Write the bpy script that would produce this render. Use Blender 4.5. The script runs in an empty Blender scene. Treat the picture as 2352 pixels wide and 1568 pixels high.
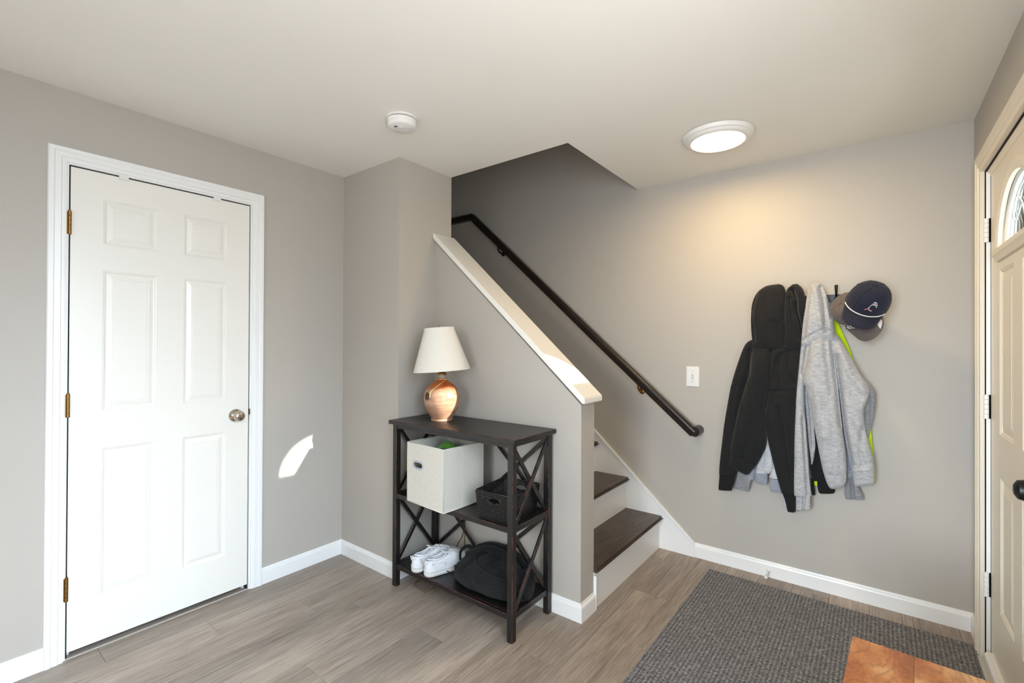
import bpy, bmesh, math, random
from mathutils import Vector, Matrix, noise
random.seed(7)
scn = bpy.context.scene
COL = scn.collection

# ------------------------------------------------------------------ dimensions (metres)
XL, Y1, T, XO, Y3, X3, H = -0.5401, -0.2756, 0.1296, 0.8399, 1.0397, 2.4557, 2.3442
X2, RISE, RUN, XR = 0.9967, 0.2083, 0.2271, 0.9995
YF = -3.60                                   # front wall behind the camera
ZU = 5.0                                     # ceiling of the upper floor

# ------------------------------------------------------------------ camera
yaw, pitch, roll = 0.65492, 0.004922, 0.004566
Fv = Vector((-math.sin(yaw)*math.cos(pitch), math.cos(yaw)*math.cos(pitch), math.sin(pitch)))
Rv = Vector((math.cos(yaw), math.sin(yaw), 0)); Uv = Rv.cross(Fv)
R2 = math.cos(roll)*Rv + math.sin(roll)*Uv; U2 = -math.sin(roll)*Rv + math.cos(roll)*Uv
cam = bpy.data.cameras.new('camera'); co = bpy.data.objects.new('camera', cam); COL.objects.link(co)
m = Matrix.Identity(4)
for i in range(3):
    m[i][0] = R2[i]; m[i][1] = U2[i]; m[i][2] = -Fv[i]
m.translation = Vector((2.0827, -1.9537, 1.3074)); co.matrix_world = m
cam.sensor_width = 36; cam.lens = 36*1075.25/2352; cam.clip_start = 0.02
scn.camera = co

# ------------------------------------------------------------------ world, sun, daylight, exposure
w = bpy.data.worlds.new('world'); scn.world = w; w.use_nodes = True
bg = w.node_tree.nodes['Background']; bg.inputs[0].default_value = (0.80, 0.90, 1.0, 1); bg.inputs[1].default_value = 5.0
def light(name, kind, loc, energy, col, **kw):
    d = bpy.data.lights.new(name, kind); d.energy = energy; d.color = col
    for k, v in kw.items(): setattr(d, k, v)
    o = bpy.data.objects.new(name, d); COL.objects.link(o); o.location = loc; return o
def aim(o, d): o.rotation_euler = Vector(d).to_track_quat('-Z', 'Y').to_euler()
s = light('sun', 'SUN', (6, 1, 4), 14.0, (1.0, 0.95, 0.86), angle=0.009); aim(s, (-1, -0.255, -0.375))
# daylight entering by the two windows behind the camera: cool sky light falling from the side window,
# softer fill from the far window; warm upward lamp added to brighten the ceiling
a = light('window_sky', 'AREA', (X3+0.04, -1.80, 1.30), 18.5, (0.64, 0.81, 1.0), shape='RECTANGLE', size=1.3, size_y=1.5, spread=math.radians(75)); aim(a, (-1, 0.10, -0.50))
a = light('ceiling_fill', 'AREA', (X3+0.03, -1.80, 1.30), 12, (1.0, 0.95, 0.88), shape='RECTANGLE', size=1.3, size_y=1.5, spread=math.radians(120)); aim(a, (-0.28, 0.55, 0.72))
a = light('window_far', 'AREA', (1.75, YF-0.02, 1.25), 16, (0.78, 0.89, 1.0), shape='RECTANGLE', size=1.1, size_y=1.7, spread=math.radians(60)); aim(a, (0.09, 1, -0.16))
scn.view_settings.view_transform = 'Standard'; scn.view_settings.look = 'None'
scn.view_settings.gamma = 1.0; scn.view_settings.use_curve_mapping = False
scn.view_settings.exposure = 0.08

# ------------------------------------------------------------------ materials
def lin(c):
    return tuple(((x/255)/12.92 if x/255 <= 0.04045 else ((x/255+0.055)/1.055)**2.4) for x in c) + (1,)
class NT:
    def __init__(s, name):
        s.m = bpy.data.materials.new(name); s.m.use_nodes = True
        s.t = s.m.node_tree; s.n = s.t.nodes; s.b = s.n['Principled BSDF']
    def add(s, kind, **kw):
        nd = s.n.new(kind)
        for k, v in kw.items():
            if k.startswith('_'): nd.inputs[k[1:].replace('_', ' ')].default_value = v
            else: setattr(nd, k, v)
        return nd
    def link(s, a, b): s.t.links.new(a, b)
    def coord(s, which='Object', scale=(1, 1, 1), rot=(0, 0, 0)):
        tc = s.add('ShaderNodeTexCoord'); mp = s.add('ShaderNodeMapping')
        mp.inputs['Scale'].default_value = scale; mp.inputs['Rotation'].default_value = rot
        s.link(tc.outputs[which], mp.inputs[0]); return mp.outputs[0]
    def ramp(s, fac, stops):
        r = s.add('ShaderNodeValToRGB'); e = r.color_ramp.elements
        e[0].position, e[0].color = stops[0]; e[1].position, e[1].color = stops[-1]
        for p, c in stops[1:-1]:
            x = e.new(p); x.color = c
        s.link(fac, r.inputs[0]); return r.outputs[0]
    def noise(s, vec, scale, detail=4, rough=0.6, dist=0):
        n = s.add('ShaderNodeTexNoise'); n.inputs['Scale'].default_value = scale; n.inputs['Detail'].default_value = detail
        n.inputs['Roughness'].default_value = rough; n.inputs['Distortion'].default_value = dist
        if vec is not None: s.link(vec, n.inputs['Vector'])
        return n.outputs['Fac']
    def mix(s, fac, a, b, mode='MIX'):
        x = s.add('ShaderNodeMix', data_type='RGBA', blend_type=mode)
        for v, i in ((fac, 0), (a, 6), (b, 7)):
            if hasattr(v, 'is_linked') or hasattr(v, 'links'): s.link(v, x.inputs[i])
            else: x.inputs[i].default_value = v
        return x.outputs[2]
    def math(s, op, a, b=0.0):
        x = s.add('ShaderNodeMath', operation=op)
        for v, i in ((a, 0), (b, 1)):
            if hasattr(v, 'links'): s.link(v, x.inputs[i])
            else: x.inputs[i].default_value = v
        return x.outputs[0]
    def bump(s, h, strength=0.2, dist=0.001):
        b = s.add('ShaderNodeBump'); b.inputs['Strength'].default_value = strength; b.inputs['Distance'].default_value = dist
        s.link(h, b.inputs['Height']); s.link(b.outputs[0], s.b.inputs['Normal']); return b
    def base(s, c):
        if hasattr(c, 'links'): s.link(c, s.b.inputs['Base Color'])
        else: s.b.inputs['Base Color'].default_value = c
    def set(s, **kw):
        for k, v in kw.items(): s.b.inputs[k.replace('_', ' ')].default_value = v
        return s

def paint(name, rgb, rough=0.55, tex=260, bump=0.12, var=0.03):
    t = NT(name); v = t.coord()
    c = lin(rgb); n = t.noise(v, 1.7, 3)
    t.base(t.mix(n, tuple(x*(1-var) for x in c[:3])+(1,), tuple(min(1, x*(1+var)) for x in c[:3])+(1,)))
    t.bump(t.noise(v, tex, 2), bump, 0.0008); t.set(Roughness=rough); return t.m
M = {}
M['wall'] = paint('wall_paint_greige', (184, 177, 167), 0.6)
M['ceiling'] = paint('ceiling_paint', (236, 233, 226), 0.8, 180, 0.2)
M['trim'] = paint('trim_white', (240, 239, 236), 0.32, 60, 0.03, 0.01)
M['door'] = paint('door_white', (237, 233, 224), 0.30, 90, 0.05, 0.01)
M['entry'] = paint('entry_door_cream', (232, 223, 205), 0.35, 90, 0.05, 0.01)
M['cap'] = paint('stair_cap_white', (238, 234, 226), 0.3, 40, 0.03, 0.01)
M['plastic'] = paint('white_plastic', (232, 230, 226), 0.4, 50, 0.0, 0.01)
M['dark'] = paint('dark_gap', (28, 25, 22), 0.9)
M['closet'] = paint('closet_dark', (70, 66, 62), 0.9)
M['metalstrip'] = paint('threshold_strip', (196, 192, 184), 0.4)
def simple(name, rgb, rough=0.5, metal=0.0, **kw):
    t = NT(name); t.base(lin(rgb)); t.set(Roughness=rough, Metallic=metal, **kw); return t.m
M['nickel'] = simple('satin_nickel', (196, 188, 176), 0.18, 1.0)
M['brass'] = simple('antique_brass', (150, 112, 60), 0.38, 1.0)
M['blackmetal'] = simple('black_metal', (16, 16, 17), 0.4, 0.2)
M['blackplastic'] = simple('black_plastic', (24, 24, 25), 0.42)
M['came_metal'] = simple('zinc_came', (190, 196, 196), 0.4)
M['grommet'] = simple('grey_grommet', (176, 178, 184), 0.35)
M['cord'] = simple('brown_cord', (112, 88, 52), 0.6)
M['string'] = simple('tan_string', (214, 190, 130), 0.8)
M['rope'] = simple('white_rope', (232, 230, 226), 0.8)
M['red'] = simple('red_stitch', (190, 62, 60), 0.8)
M['wood_tag'] = simple('wood_tag', (70, 50, 32), 0.7)
M['black_cloth_trim'] = simple('black_webbing', (14, 14, 15), 0.85)
def emit(name, col, strength):
    t = NT(name); t.b.inputs['Emission Color'].default_value = col; t.b.inputs['Emission Strength'].default_value = strength
    t.base((1, 1, 1, 1)); return t.m
M['lens'] = emit('lamp_lens', (1.0, 0.70, 0.33, 1), 62.0)

# floor vinyl plank
def plank_mat():
    t = NT('grey_oak_plank'); oi = t.add('ShaderNodeObjectInfo')
    tc = t.add('ShaderNodeTexCoord'); va = t.add('ShaderNodeVectorMath', operation='ADD')
    cx = t.add('ShaderNodeCombineXYZ'); mul = t.math('MULTIPLY', oi.outputs['Random'], 37.0)
    t.link(mul, cx.inputs[0]); t.link(mul, cx.inputs[1])
    t.link(tc.outputs['Object'], va.inputs[0]); t.link(cx.outputs[0], va.inputs[1])
    def mp(sc):
        q = t.add('ShaderNodeMapping'); q.inputs['Scale'].default_value = sc; t.link(va.outputs[0], q.inputs[0]); return q.outputs[0]
    broad = t.noise(mp((9, 1.1, 1)), 1.0, 5, 0.62, 0.6)
    fine = t.noise(mp((150, 5, 1)), 1.0, 5, 0.7, 0.3)
    crack = t.noise(mp((60, 2.2, 1)), 1.0, 6, 0.75, 1.2)
    c = t.ramp(broad, [(0.28, lin((114, 99, 89))), (0.5, lin((151, 137, 125))), (0.72, lin((182, 169, 156)))])
    c = t.mix(0.42, c, t.ramp(fine, [(0.32, lin((92, 78, 68))), (0.62, lin((190, 178, 165)))]))
    dk = t.ramp(crack, [(0.33, (1, 1, 1, 1)), (0.42, (0, 0, 0, 1))])
    c = t.mix(t.math('MULTIPLY', dk, 0.75), c, lin((82, 70, 62)))
    tone = t.ramp(oi.outputs['Random'], [(0.0, (0.84, 0.83, 0.82, 1)), (0.5, (1, 0.985, 0.97, 1)), (1.0, (1.13, 1.11, 1.09, 1))])
    c = t.mix(1.0, c, tone, 'MULTIPLY'); t.base(c)
    t.bump(fine, 0.25, 0.0006); t.set(Roughness=0.42); return t.m
M['plank'] = plank_mat()
def wood(name, dark, mid, light, sc, rough, dist=1.5, detail=4):
    t = NT(name); v = t.coord('Object', sc)
    n1 = t.noise(v, 1.0, detail, 0.6, dist); n2 = t.noise(v, 9.0, 4, 0.7, 0.4)
    c = t.ramp(n1, [(0.3, lin(dark)), (0.5, lin(mid)), (0.7, lin(light))])
    c = t.mix(0.3, c, t.ramp(n2, [(0.3, lin(dark)), (0.7, lin(light))])); t.base(c)
    t.bump(n2, 0.12, 0.0005); t.set(Roughness=rough); return t.m
M['tread'] = wood('dark_stained_oak', (44, 34, 29), (72, 57, 48), (92, 75, 63), (14, 3.2, 3), 0.34, 2.0)
M['rail'] = wood('ebony_rail', (24, 19, 17), (34, 27, 23), (48, 38, 32), (3, 20, 20), 0.3)
def bench_mat():
    t = NT('acacia_board'); oi = t.add('ShaderNodeObjectInfo'); tc = t.add('ShaderNodeTexCoord')
    cx = t.add('ShaderNodeCombineXYZ'); mul = t.math('MULTIPLY', oi.outputs['Random'], 23.0); t.link(mul, cx.inputs[0]); t.link(mul, cx.inputs[1])
    va = t.add('ShaderNodeVectorMath', operation='ADD'); t.link(tc.outputs['Object'], va.inputs[0]); t.link(cx.outputs[0], va.inputs[1])
    mp = t.add('ShaderNodeMapping'); mp.inputs['Scale'].default_value = (9, 5.0, 4); t.link(va.outputs[0], mp.inputs[0])
    n = t.noise(mp.outputs[0], 0.75, 3, 0.5, 1.1)
    ring = t.math('PINGPONG', t.math('MULTIPLY', n, 16.0), 1.0)
    f = t.noise(mp.outputs[0], 14, 5, 0.75, 0.5)
    big = t.noise(mp.outputs[0], 0.55, 2, 0.5, 0.9)
    c = t.ramp(big, [(0.36, lin((146, 78, 40))), (0.46, lin((182, 104, 56))), (0.56, lin((206, 136, 82))), (0.66, lin((236, 190, 136)))])
    c = t.mix(t.math('MULTIPLY', t.math('POWER', ring, 2.2), 0.55), c, lin((126, 62, 30)))
    c = t.mix(0.24, c, t.ramp(f, [(0.3, lin((116, 60, 32))), (0.7, lin((236, 184, 128)))])); t.base(c)
    t.set(Roughness=0.3); t.bump(f, 0.05, 0.0005); return t.m
M['acacia'] = bench_mat()
# distressed black paint: red-brown primer at worn edges and chips
def distressed():
    t = NT('distressed_black_paint'); v = t.coord()
    bv = t.add('ShaderNodeBevel', samples=6); bv.inputs['Radius'].default_value = 0.0035
    g = t.add('ShaderNodeNewGeometry'); d = t.add('ShaderNodeVectorMath', operation='DOT_PRODUCT')
    t.link(bv.outputs[0], d.inputs[0]); t.link(g.outputs['Normal'], d.inputs[1])
    edge = t.math('SUBTRACT', 1.0, d.outputs['Value'])
    n = t.noise(v, 26, 5, 0.65)
    m1 = t.math('MULTIPLY', t.math('GREATER_THAN', edge, 0.05), t.math('GREATER_THAN', n, 0.5))
    p = t.noise(v, 7.0, 5, 0.7); m2 = t.math('GREATER_THAN', p, 0.76)
    mk = t.math('MAXIMUM', m1, m2)
    hue = t.ramp(n, [(0.4, lin((120, 56, 40))), (0.6, lin((168, 92, 70))), (0.75, lin((206, 186, 168)))])
    blk = t.ramp(t.noise(v, 60, 3), [(0.3, lin((17, 16, 16))), (0.7, lin((29, 28, 27)))])
    t.base(t.mix(mk, blk, hue)); t.set(Roughness=0.38); return t.m
M['distress'] = distressed()
def fabric(name, a, b, scale=420, rough=0.95, bump=0.35, stretch=(1, 1, 1), sheen=0.25):
    t = NT(name); v = t.coord('Object', stretch)
    n = t.noise(v, scale, 3, 0.7); n2 = t.noise(v, scale*0.22, 3, 0.6)
    c = t.ramp(t.math('ADD', t.math('MULTIPLY', n, 0.6), t.math('MULTIPLY', n2, 0.4)), [(0.36, lin(a)), (0.62, lin(b))])
    t.base(c); t.bump(n, bump, 0.0012); t.set(Roughness=rough, Sheen_Weight=sheen); return t.m
M['black_fleece'] = fabric('black_fleece', (10, 10, 11), (22, 22, 23), 500, sheen=0.08)
M['black_rib'] = fabric('black_rib', (8, 8, 9), (16, 16, 17), 600, stretch=(3, 1, 0.3), sheen=0.05)
M['heather'] = fabric('heather_grey_fleece', (140, 141, 145), (196, 195, 194), 300, stretch=(0.55, 1, 2.0))
M['heather_dk'] = fabric('mid_grey_fleece', (112, 113, 117), (156, 156, 158), 320, stretch=(0.6, 1, 1.8))
M['heather_lt'] = fabric('pale_grey_fleece', (166, 167, 173), (212, 212, 214), 320, stretch=(0.6, 1, 1.8))
M['heather_blue'] = fabric('cool_grey_fleece', (122, 124, 133), (168, 170, 178), 320, stretch=(0.6, 1, 1.8))
M['neon'] = fabric('neon_yellow_knit', (182, 218, 8), (214, 246, 22), 700, sheen=0.05)
M['navy'] = fabric('navy_twill', (17, 20, 36), (27, 31, 52), 900, bump=0.2, sheen=0.08)
M['charcoal_cap'] = fabric('faded_brown_grey_twill', (84, 76, 72), (112, 102, 96), 700, bump=0.25, sheen=0.1)
M['bag'] = fabric('black_nylon_canvas', (7, 7, 8), (17, 17, 18), 800, bump=0.4, sheen=0.05)
M['canvas'] = fabric('off_white_canvas', (204, 198, 185), (224, 219, 207), 700, bump=0.3, sheen=0.0)
M['green'] = fabric('green_cloth', (66, 128, 26), (104, 176, 44), 300, bump=0.3)
M['shade'] = fabric('linen_shade', (222, 216, 203), (236, 231, 220), 900, bump=0.15, sheen=0.0)
M['shoe'] = fabric('white_shoe_leather', (222, 224, 228), (238, 239, 241), 200, rough=0.5, bump=0.05, sheen=0.0)
M['shoe_in'] = fabric('shoe_lining', (176, 186, 192), (206, 214, 218), 600, bump=0.3)
M['sole'] = fabric('shoe_sole_rubber', (214, 214, 214), (232, 231, 228), 160, rough=0.6, bump=0.05, sheen=0.0)
def rug_mat():
    t = NT('grey_ribbed_rug'); v = t.coord()
    n = t.noise(v, 210, 4, 0.8); wv = t.add('ShaderNodeTexWave', wave_type='BANDS', bands_direction='X')
    wv.inputs['Scale'].default_value = 20; wv.inputs['Distortion'].default_value = 3.0; wv.inputs['Detail'].default_value = 3; wv.inputs['Detail Scale'].default_value = 6; t.link(v, wv.inputs['Vector'])
    n2 = t.noise(t.coord('Object', (1.0, 2.4, 1)), 80, 4, 0.75)
    s_ = t.math('ADD', t.math('MULTIPLY', n, 0.5), t.math('ADD', t.math('MULTIPLY', wv.outputs['Fac'], 0.07), t.math('MULTIPLY', n2, 0.45)))
    t.base(t.ramp(s_, [(0.40, lin((62, 62, 65))), (0.51, lin((112, 111, 113))), (0.62, lin((178, 176, 175)))]))
    t.bump(s_, 0.9, 0.004); t.set(Roughness=1.0); return t.m
M['rug'] = rug_mat()
M['rug_edge'] = fabric('rug_binding', (86, 86, 88), (140, 138, 137), 300, bump=0.5)
def pot_mat():
    t = NT('glazed_stoneware'); tc = t.add('ShaderNodeTexCoord'); sp = t.add('ShaderNodeSeparateXYZ'); t.link(tc.outputs['Object'], sp.inputs[0])
    v = t.coord('Object', (10, 10, 34)); n = t.noise(v, 1.0, 5, 0.65, 0.5); n3 = t.noise(t.coord('Object', (7, 7, 12)), 1.0, 3, 0.5, 0.4)
    z = t.math('ADD', sp.outputs[2], t.math('MULTIPLY', t.math('SUBTRACT', n3, 0.5), 0.09))
    rust = t.ramp(n, [(0.3, lin((150, 66, 26))), (0.6, lin((196, 104, 50)))])
    body = t.ramp(n, [(0.28, lin((138, 96, 76))), (0.5, lin((178, 134, 108))), (0.72, lin((206, 168, 140)))])
    k = t.ramp(z, [(0.165, (0, 0, 0, 1)), (0.19, (1, 1, 1, 1))]); c = t.mix(k, body, rust)
    k2 = t.ramp(z, [(0.222, (0, 0, 0, 1)), (0.228, (1, 1, 1, 1))]); c = t.mix(k2, c, lin((150, 140, 124)))
    t.base(c); t.set(Roughness=0.3); t.bump(n, 0.1, 0.001); return t.m
M['pot'] = pot_mat()
def glass_mat():
    t = NT('fanlight_glass'); tr = t.add('ShaderNodeBsdfTransparent'); gl = t.add('ShaderNodeBsdfGlossy'); gl.inputs['Roughness'].default_value = 0.02
    tr.inputs[0].default_value = (0.95, 0.98, 0.97, 1)
    fr = t.add('ShaderNodeFresnel'); fr.inputs[0].default_value = 1.12; mx = t.add('ShaderNodeMixShader')
    t.link(fr.outputs[0], mx.inputs[0]); t.link(tr.outputs[0], mx.inputs[1]); t.link(gl.outputs[0], mx.inputs[2])
    t.link(mx.outputs[0], t.n['Material Output'].inputs[0]); return t.m
M['glass'] = glass_mat()

# ------------------------------------------------------------------ mesh helpers
def link(name, me, mat=None, parent=None, smooth=False):
    o = bpy.data.objects.new(name, me); COL.objects.link(o)
    if mat: me.materials.clear(); me.materials.append(M[mat] if isinstance(mat, str) else mat)
    if parent: o.parent = parent
    if smooth:
        for p in me.polygons: p.use_smooth = True
    return o
def from_bm(name, bm, mat, parent=None, smooth=False):
    bmesh.ops.recalc_face_normals(bm, faces=bm.faces)
    me = bpy.data.meshes.new(name); bm.to_mesh(me); bm.free(); return link(name, me, mat, parent, smooth)
def smooth_angle(o, deg=40):
    for p in o.data.polygons: p.use_smooth = True
    try: o.data.set_sharp_from_angle(angle=math.radians(deg))
    except Exception: pass
    return o
def add_box(bm, x0, x1, y0, y1, z0, z1, mtx=None):
    vs = [bm.verts.new((x, y, z)) for x in (x0, x1) for y in (y0, y1) for z in (z0, z1)]
    if mtx is not None:
        for v in vs: v.co = mtx @ v.co
    for f in ((0, 1, 3, 2), (4, 6, 7, 5), (0, 4, 5, 1), (2, 3, 7, 6), (0, 2, 6, 4), (1, 5, 7, 3)): bm.faces.new([vs[i] for i in f])
    return vs
def box(name, b, mat, parent=None, bev=0.0, mtx=None, seg=1):
    bm = bmesh.new(); add_box(bm, *b, mtx=mtx)
    if bev: bmesh.ops.bevel(bm, geom=list(bm.edges), offset=bev, segments=seg, affect='EDGES', profile=0.5)
    return from_bm(name, bm, mat, parent, False)
def boxes(name, bs, mat, parent=None):
    bm = bmesh.new()
    for b in bs: add_box(bm, *b)
    return from_bm(name, bm, mat, parent)
def tag(o, label=None, cat=None, group=None, kind=None):
    for k, v in (('label', label), ('category', cat), ('group', group), ('kind', kind)):
        if v: o[k] = v
    return o
def empty(name, loc=(0, 0, 0), rot=(0, 0, 0)):
    o = bpy.data.objects.new(name, None); COL.objects.link(o); o.location = loc; o.rotation_euler = rot; o.empty_display_size = 0.05; return o
def lathe(name, prof, mat, parent=None, seg=40, loc=(0, 0, 0), axis='Z', wob=None):
    bm = bmesh.new(); rings = []
    for r, z in prof:
        if r < 1e-6: rings.append([bm.verts.new((0, 0, z))])
        else: rings.append([bm.verts.new((r*math.cos(2*math.pi*i/seg), r*math.sin(2*math.pi*i/seg), z)) for i in range(seg)])
    for a, b in zip(rings, rings[1:]):
        if len(a) == 1 and len(b) == 1: continue
        for i in range(seg):
            j = (i+1) % seg
            if len(a) == 1: bm.faces.new((a[0], b[i], b[j]))
            elif len(b) == 1: bm.faces.new((a[i], a[j], b[0]))
            else: bm.faces.new((a[i], a[j], b[j], b[i]))
    rot = {'Z': Matrix.Identity(3), 'X': Matrix.Rotation(math.pi/2, 3, 'Y'), '-Y': Matrix.Rotation(math.pi/2, 3, 'X'), '-X': Matrix.Rotation(-math.pi/2, 3, 'Y'), '-Z': Matrix.Rotation(math.pi, 3, 'X')}[axis]
    for v in bm.verts: v.co = rot @ v.co + Vector(loc)
    o = from_bm(name, bm, mat, parent, True); return smooth_angle(o, 35)
def catmull(pts, n):
    P_ = [pts[0]]+list(pts)+[pts[-1]]; out = []; m_ = len(pts)-1
    for i in range(n+1):
        t = i/n*m_; k = min(int(t), m_-1); f = t-k; p0, p1, p2, p3 = P_[k], P_[k+1], P_[k+2], P_[k+3]
        out.append(tuple(0.5*((2*b)+(-a+c)*f+(2*a-5*b+4*c-d)*f*f+(-a+3*b-3*c+d)*f**3) for a, b, c, d in zip(p0, p1, p2, p3)))
    return out
def add_tube(bm, pts, r, seg=10, flat=1.0, closed=False, up=None):
    pts = [Vector(p) for p in pts]; n = len(pts); rings = []; N = None
    rr = r if isinstance(r, (list, tuple)) else [r]*n
    for i, p in enumerate(pts):
        if closed: t = pts[(i+1) % n]-pts[i-1]
        else: t = (pts[min(i+1, n-1)]-pts[max(i-1, 0)])
        t.normalize()
        if N is None:
            ref = Vector(up) if up else (Vector((0, 0, 1)) if abs(t.z) < 0.9 else Vector((1, 0, 0)))
            N = (ref-t*ref.dot(t)).normalized()
        else: N = (N-t*N.dot(t)).normalized()
        B = t.cross(N)
        rings.append([bm.verts.new(p+(N*math.cos(2*math.pi*k/seg)*flat+B*math.sin(2*math.pi*k/seg))*rr[i]) for k in range(seg)])
    rng = range(n) if closed else range(n-1)
    for i in rng:
        a, b = rings[i], rings[(i+1) % n]
        for k in range(seg): bm.faces.new((a[k], a[(k+1) % seg], b[(k+1) % seg], b[k]))
    if not closed:
        bm.faces.new(rings[0][::-1]); bm.faces.new(rings[-1])
def tube(name, pts, r, mat, parent=None, seg=10, flat=1.0, closed=False, up=None):
    bm = bmesh.new(); add_tube(bm, pts, r, seg, flat, closed, up); o = from_bm(name, bm, mat, parent, True); return smooth_angle(o, 50)
def prism(name, poly, a0, a1, mat, parent=None, plane='xz', bev=0.0, holes=()):
    """polygon (with holes) in a plane, extruded along the third axis from a0 to a1"""
    bm = bmesh.new()
    def P3(p, a): return {'xz': (p[0], a, p[1]), 'yz': (a, p[0], p[1]), 'xy': (p[0], p[1], a)}[plane]
    if not holes:
        v0 = [bm.verts.new(P3(p, a0)) for p in poly]; v1 = [bm.verts.new(P3(p, a1)) for p in poly]
        bm.faces.new(v0); bm.faces.new(v1[::-1]); n = len(poly)
        for i in range(n): bm.faces.new((v0[i], v0[(i+1) % n], v1[(i+1) % n], v1[i]))
    else:
        for a in (a0, a1):
            es = []
            for loop in [poly]+list(holes):
                vs = [bm.verts.new(P3(p, a)) for p in loop]; n = len(vs)
                es += [bm.edges.new((vs[i], vs[(i+1) % n])) for i in range(n)]
            bmesh.ops.triangle_fill(bm, use_beauty=True, edges=es)
        bm.verts.index_update(); bm.verts.ensure_lookup_table(); off = 0; tot = len(poly)+sum(len(h_) for h_ in holes)
        for loop in [poly]+list(holes):
            n = len(loop)
            for i in range(n):
                a, b = off+i, off+(i+1) % n
                bm.faces.new((bm.verts[a], bm.verts[b], bm.verts[b+tot], bm.verts[a+tot]))
            off += n
    if bev: bmesh.ops.bevel(bm, geom=[e for e in bm.edges], offset=bev, segments=1, affect='EDGES')
    return from_bm(name, bm, mat, parent)
def sweep_segments(path, prof, side=1, cap=True):
    """mitred profile along a 2-D path; profile = (offset from wall, height). yields vertex quads per segment"""
    n = len(path); nor = []
    for i in range(n-1):
        d = Vector((path[i+1][0]-path[i][0], path[i+1][1]-path[i][1])).normalized(); nor.append(Vector((-d.y, d.x))*side)
    segs = []
    def off(i, o):
        p = Vector(path[i])
        if i == 0: return p+nor[0]*o
        if i == n-1: return p+nor[-1]*o
        a, b = nor[i-1], nor[i]; mm = (a+b); return p+mm*(o/(mm.dot(a)))
    for i in range(n-1): segs.append(([(off(i, o), h) for o, h in prof], [(off(i+1, o), h) for o, h in prof]))
    return segs
def baseboard(names, path, side, only=None):
    prof = [(0, 0), (0.013, 0), (0.013, 0.066), (0.0105, 0.074), (0.006, 0.0775), (0.004, 0.086), (0, 0.086)]
    out = []
    for i, (A, B) in enumerate(sweep_segments(path, prof, side)):
        bm = bmesh.new(); a = [bm.verts.new((p.x, p.y, h)) for p, h in A]; b = [bm.verts.new((p.x, p.y, h)) for p, h in B]; n = len(a)
        for k in range(n): bm.faces.new((a[k], a[(k+1) % n], b[(k+1) % n], b[k]))
        bm.faces.new(a); bm.faces.new(b[::-1])
        out.append(tag(from_bm(names[i], bm, 'trim'), kind='structure'))
    return out

# ================================================================== ROOM SHELL
S = lambda o: tag(o, kind='structure')
floor = S(box('floor', (XL-0.8, X3+0.13, YF-0.12, Y3+0.1, -0.12, -0.0045), 'dark'))
pw = 0.1645; ends = {0: -1.076, 5: -0.50, 6: 0.12, 9: 0.438, 1: -0.72, 8: -0.335, 3: -0.28, 4: -0.95}
for k in range(-3, 18):
    x0 = max(-0.393+pw*k, XL-0.25); x1 = min(x0+pw if -0.393+pw*k >= XL-0.25 else -0.393+pw*(k+1), X3+0.02)
    if x1-x0 < 0.01: continue
    e = ends.get(k, random.uniform(-1.0, 0.2)); L_ = 1.22; cuts = []
    y = e
    while y > YF: y -= L_
    cuts = [YF-0.02]
    y += L_
    while y < Y3-0.02:
        cuts.append(y); y += L_
    cuts.append(Y3)
    for a0, a1 in zip(cuts, cuts[1:]):
        if a1-a0 < 0.02: continue
        g = 0.0004
        bm = bmesh.new(); cx_, cy_ = (x0+x1)/2, (a0+a1)/2
        add_box(bm, x0+g-cx_, x1-g-cx_, a0+g-cy_, a1-g-cy_, -0.0045, 0.0)
        top = [e_ for e_ in bm.edges if all(v.co.z > -0.001 for v in e_.verts)]
        bmesh.ops.bevel(bm, geom=top, offset=0.0008, segments=1, affect='EDGES')
        p = from_bm('plank', bm, 'plank', floor); p.location = (cx_, cy_, 0)

# left wall with the closet door opening
DY0, DY1, DZT = -1.5356, -0.8316, 2.035
S(boxes('wall_left', [(XL-0.12, XL, YF-0.12, DY0-0.02, 0, H), (XL-0.12, XL, DY1+0.02, Y1+0.02, 0, H), (XL-0.12, XL, DY0-0.02, DY1+0.02, DZT+0.02, H)], 'wall'))
S(boxes('closet_light_block', [(XL-0.85, XL-0.80, DY0-0.1, DY1+0.1, 0, H), (XL-0.85, XL-0.12, DY0-0.15, DY0-0.1, 0, H), (XL-0.85, XL-0.12, DY1+0.1, DY1+0.15, 0, H), (XL-0.85, XL-0.12, DY0-0.15, DY1+0.15, H-0.1, H)], 'closet'))  # unseen shell behind the door, added to keep world light from leaking in
S(boxes('wall_column', [(XL-0.12, 0, Y1, T, 0, H+0.3), (-3.2, XL, T-0.12, T, 0, ZU), (XL-0.12, XO+0.1, T-0.12, T, H+0.001, ZU)], 'wall'))
kz0, kz1 = 1.945, 1.020                       # knee wall top at the column and at its end
S(prism('wall_knee', [(0, 0), (X2, 0), (X2, kz1), (0, kz0-0.03)], 0.0, T, 'wall'))
S(boxes('wall_back', [(-3.2, X3+0.13, Y3, Y3+0.12, 0, ZU)], 'wall'))
EY0, EY1, EZT = -0.11, 0.80, 2.035
WY0, WY1, WZ0, WZ1 = -2.45, -1.15, 0.55, 2.05
S(boxes('wall_right', [(X3, X3+0.13, EY1+0.02, Y3+0.01, 0, H), (X3, X3+0.13, EY0-0.02, EY1+0.02, EZT+0.02, H), (X3, X3+0.13, WY1, EY0-0.02, 0, H),
   (X3, X3+0.13, YF-0.12, WY0, 0, H), (X3, X3+0.13, WY0, WY1, 0, WZ0), (X3, X3+0.13, WY0, WY1, WZ1, H)], 'wall'))
FX0, FX1, FZ0, FZ1 = 1.20, 2.30, 0.4, 2.1
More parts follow.
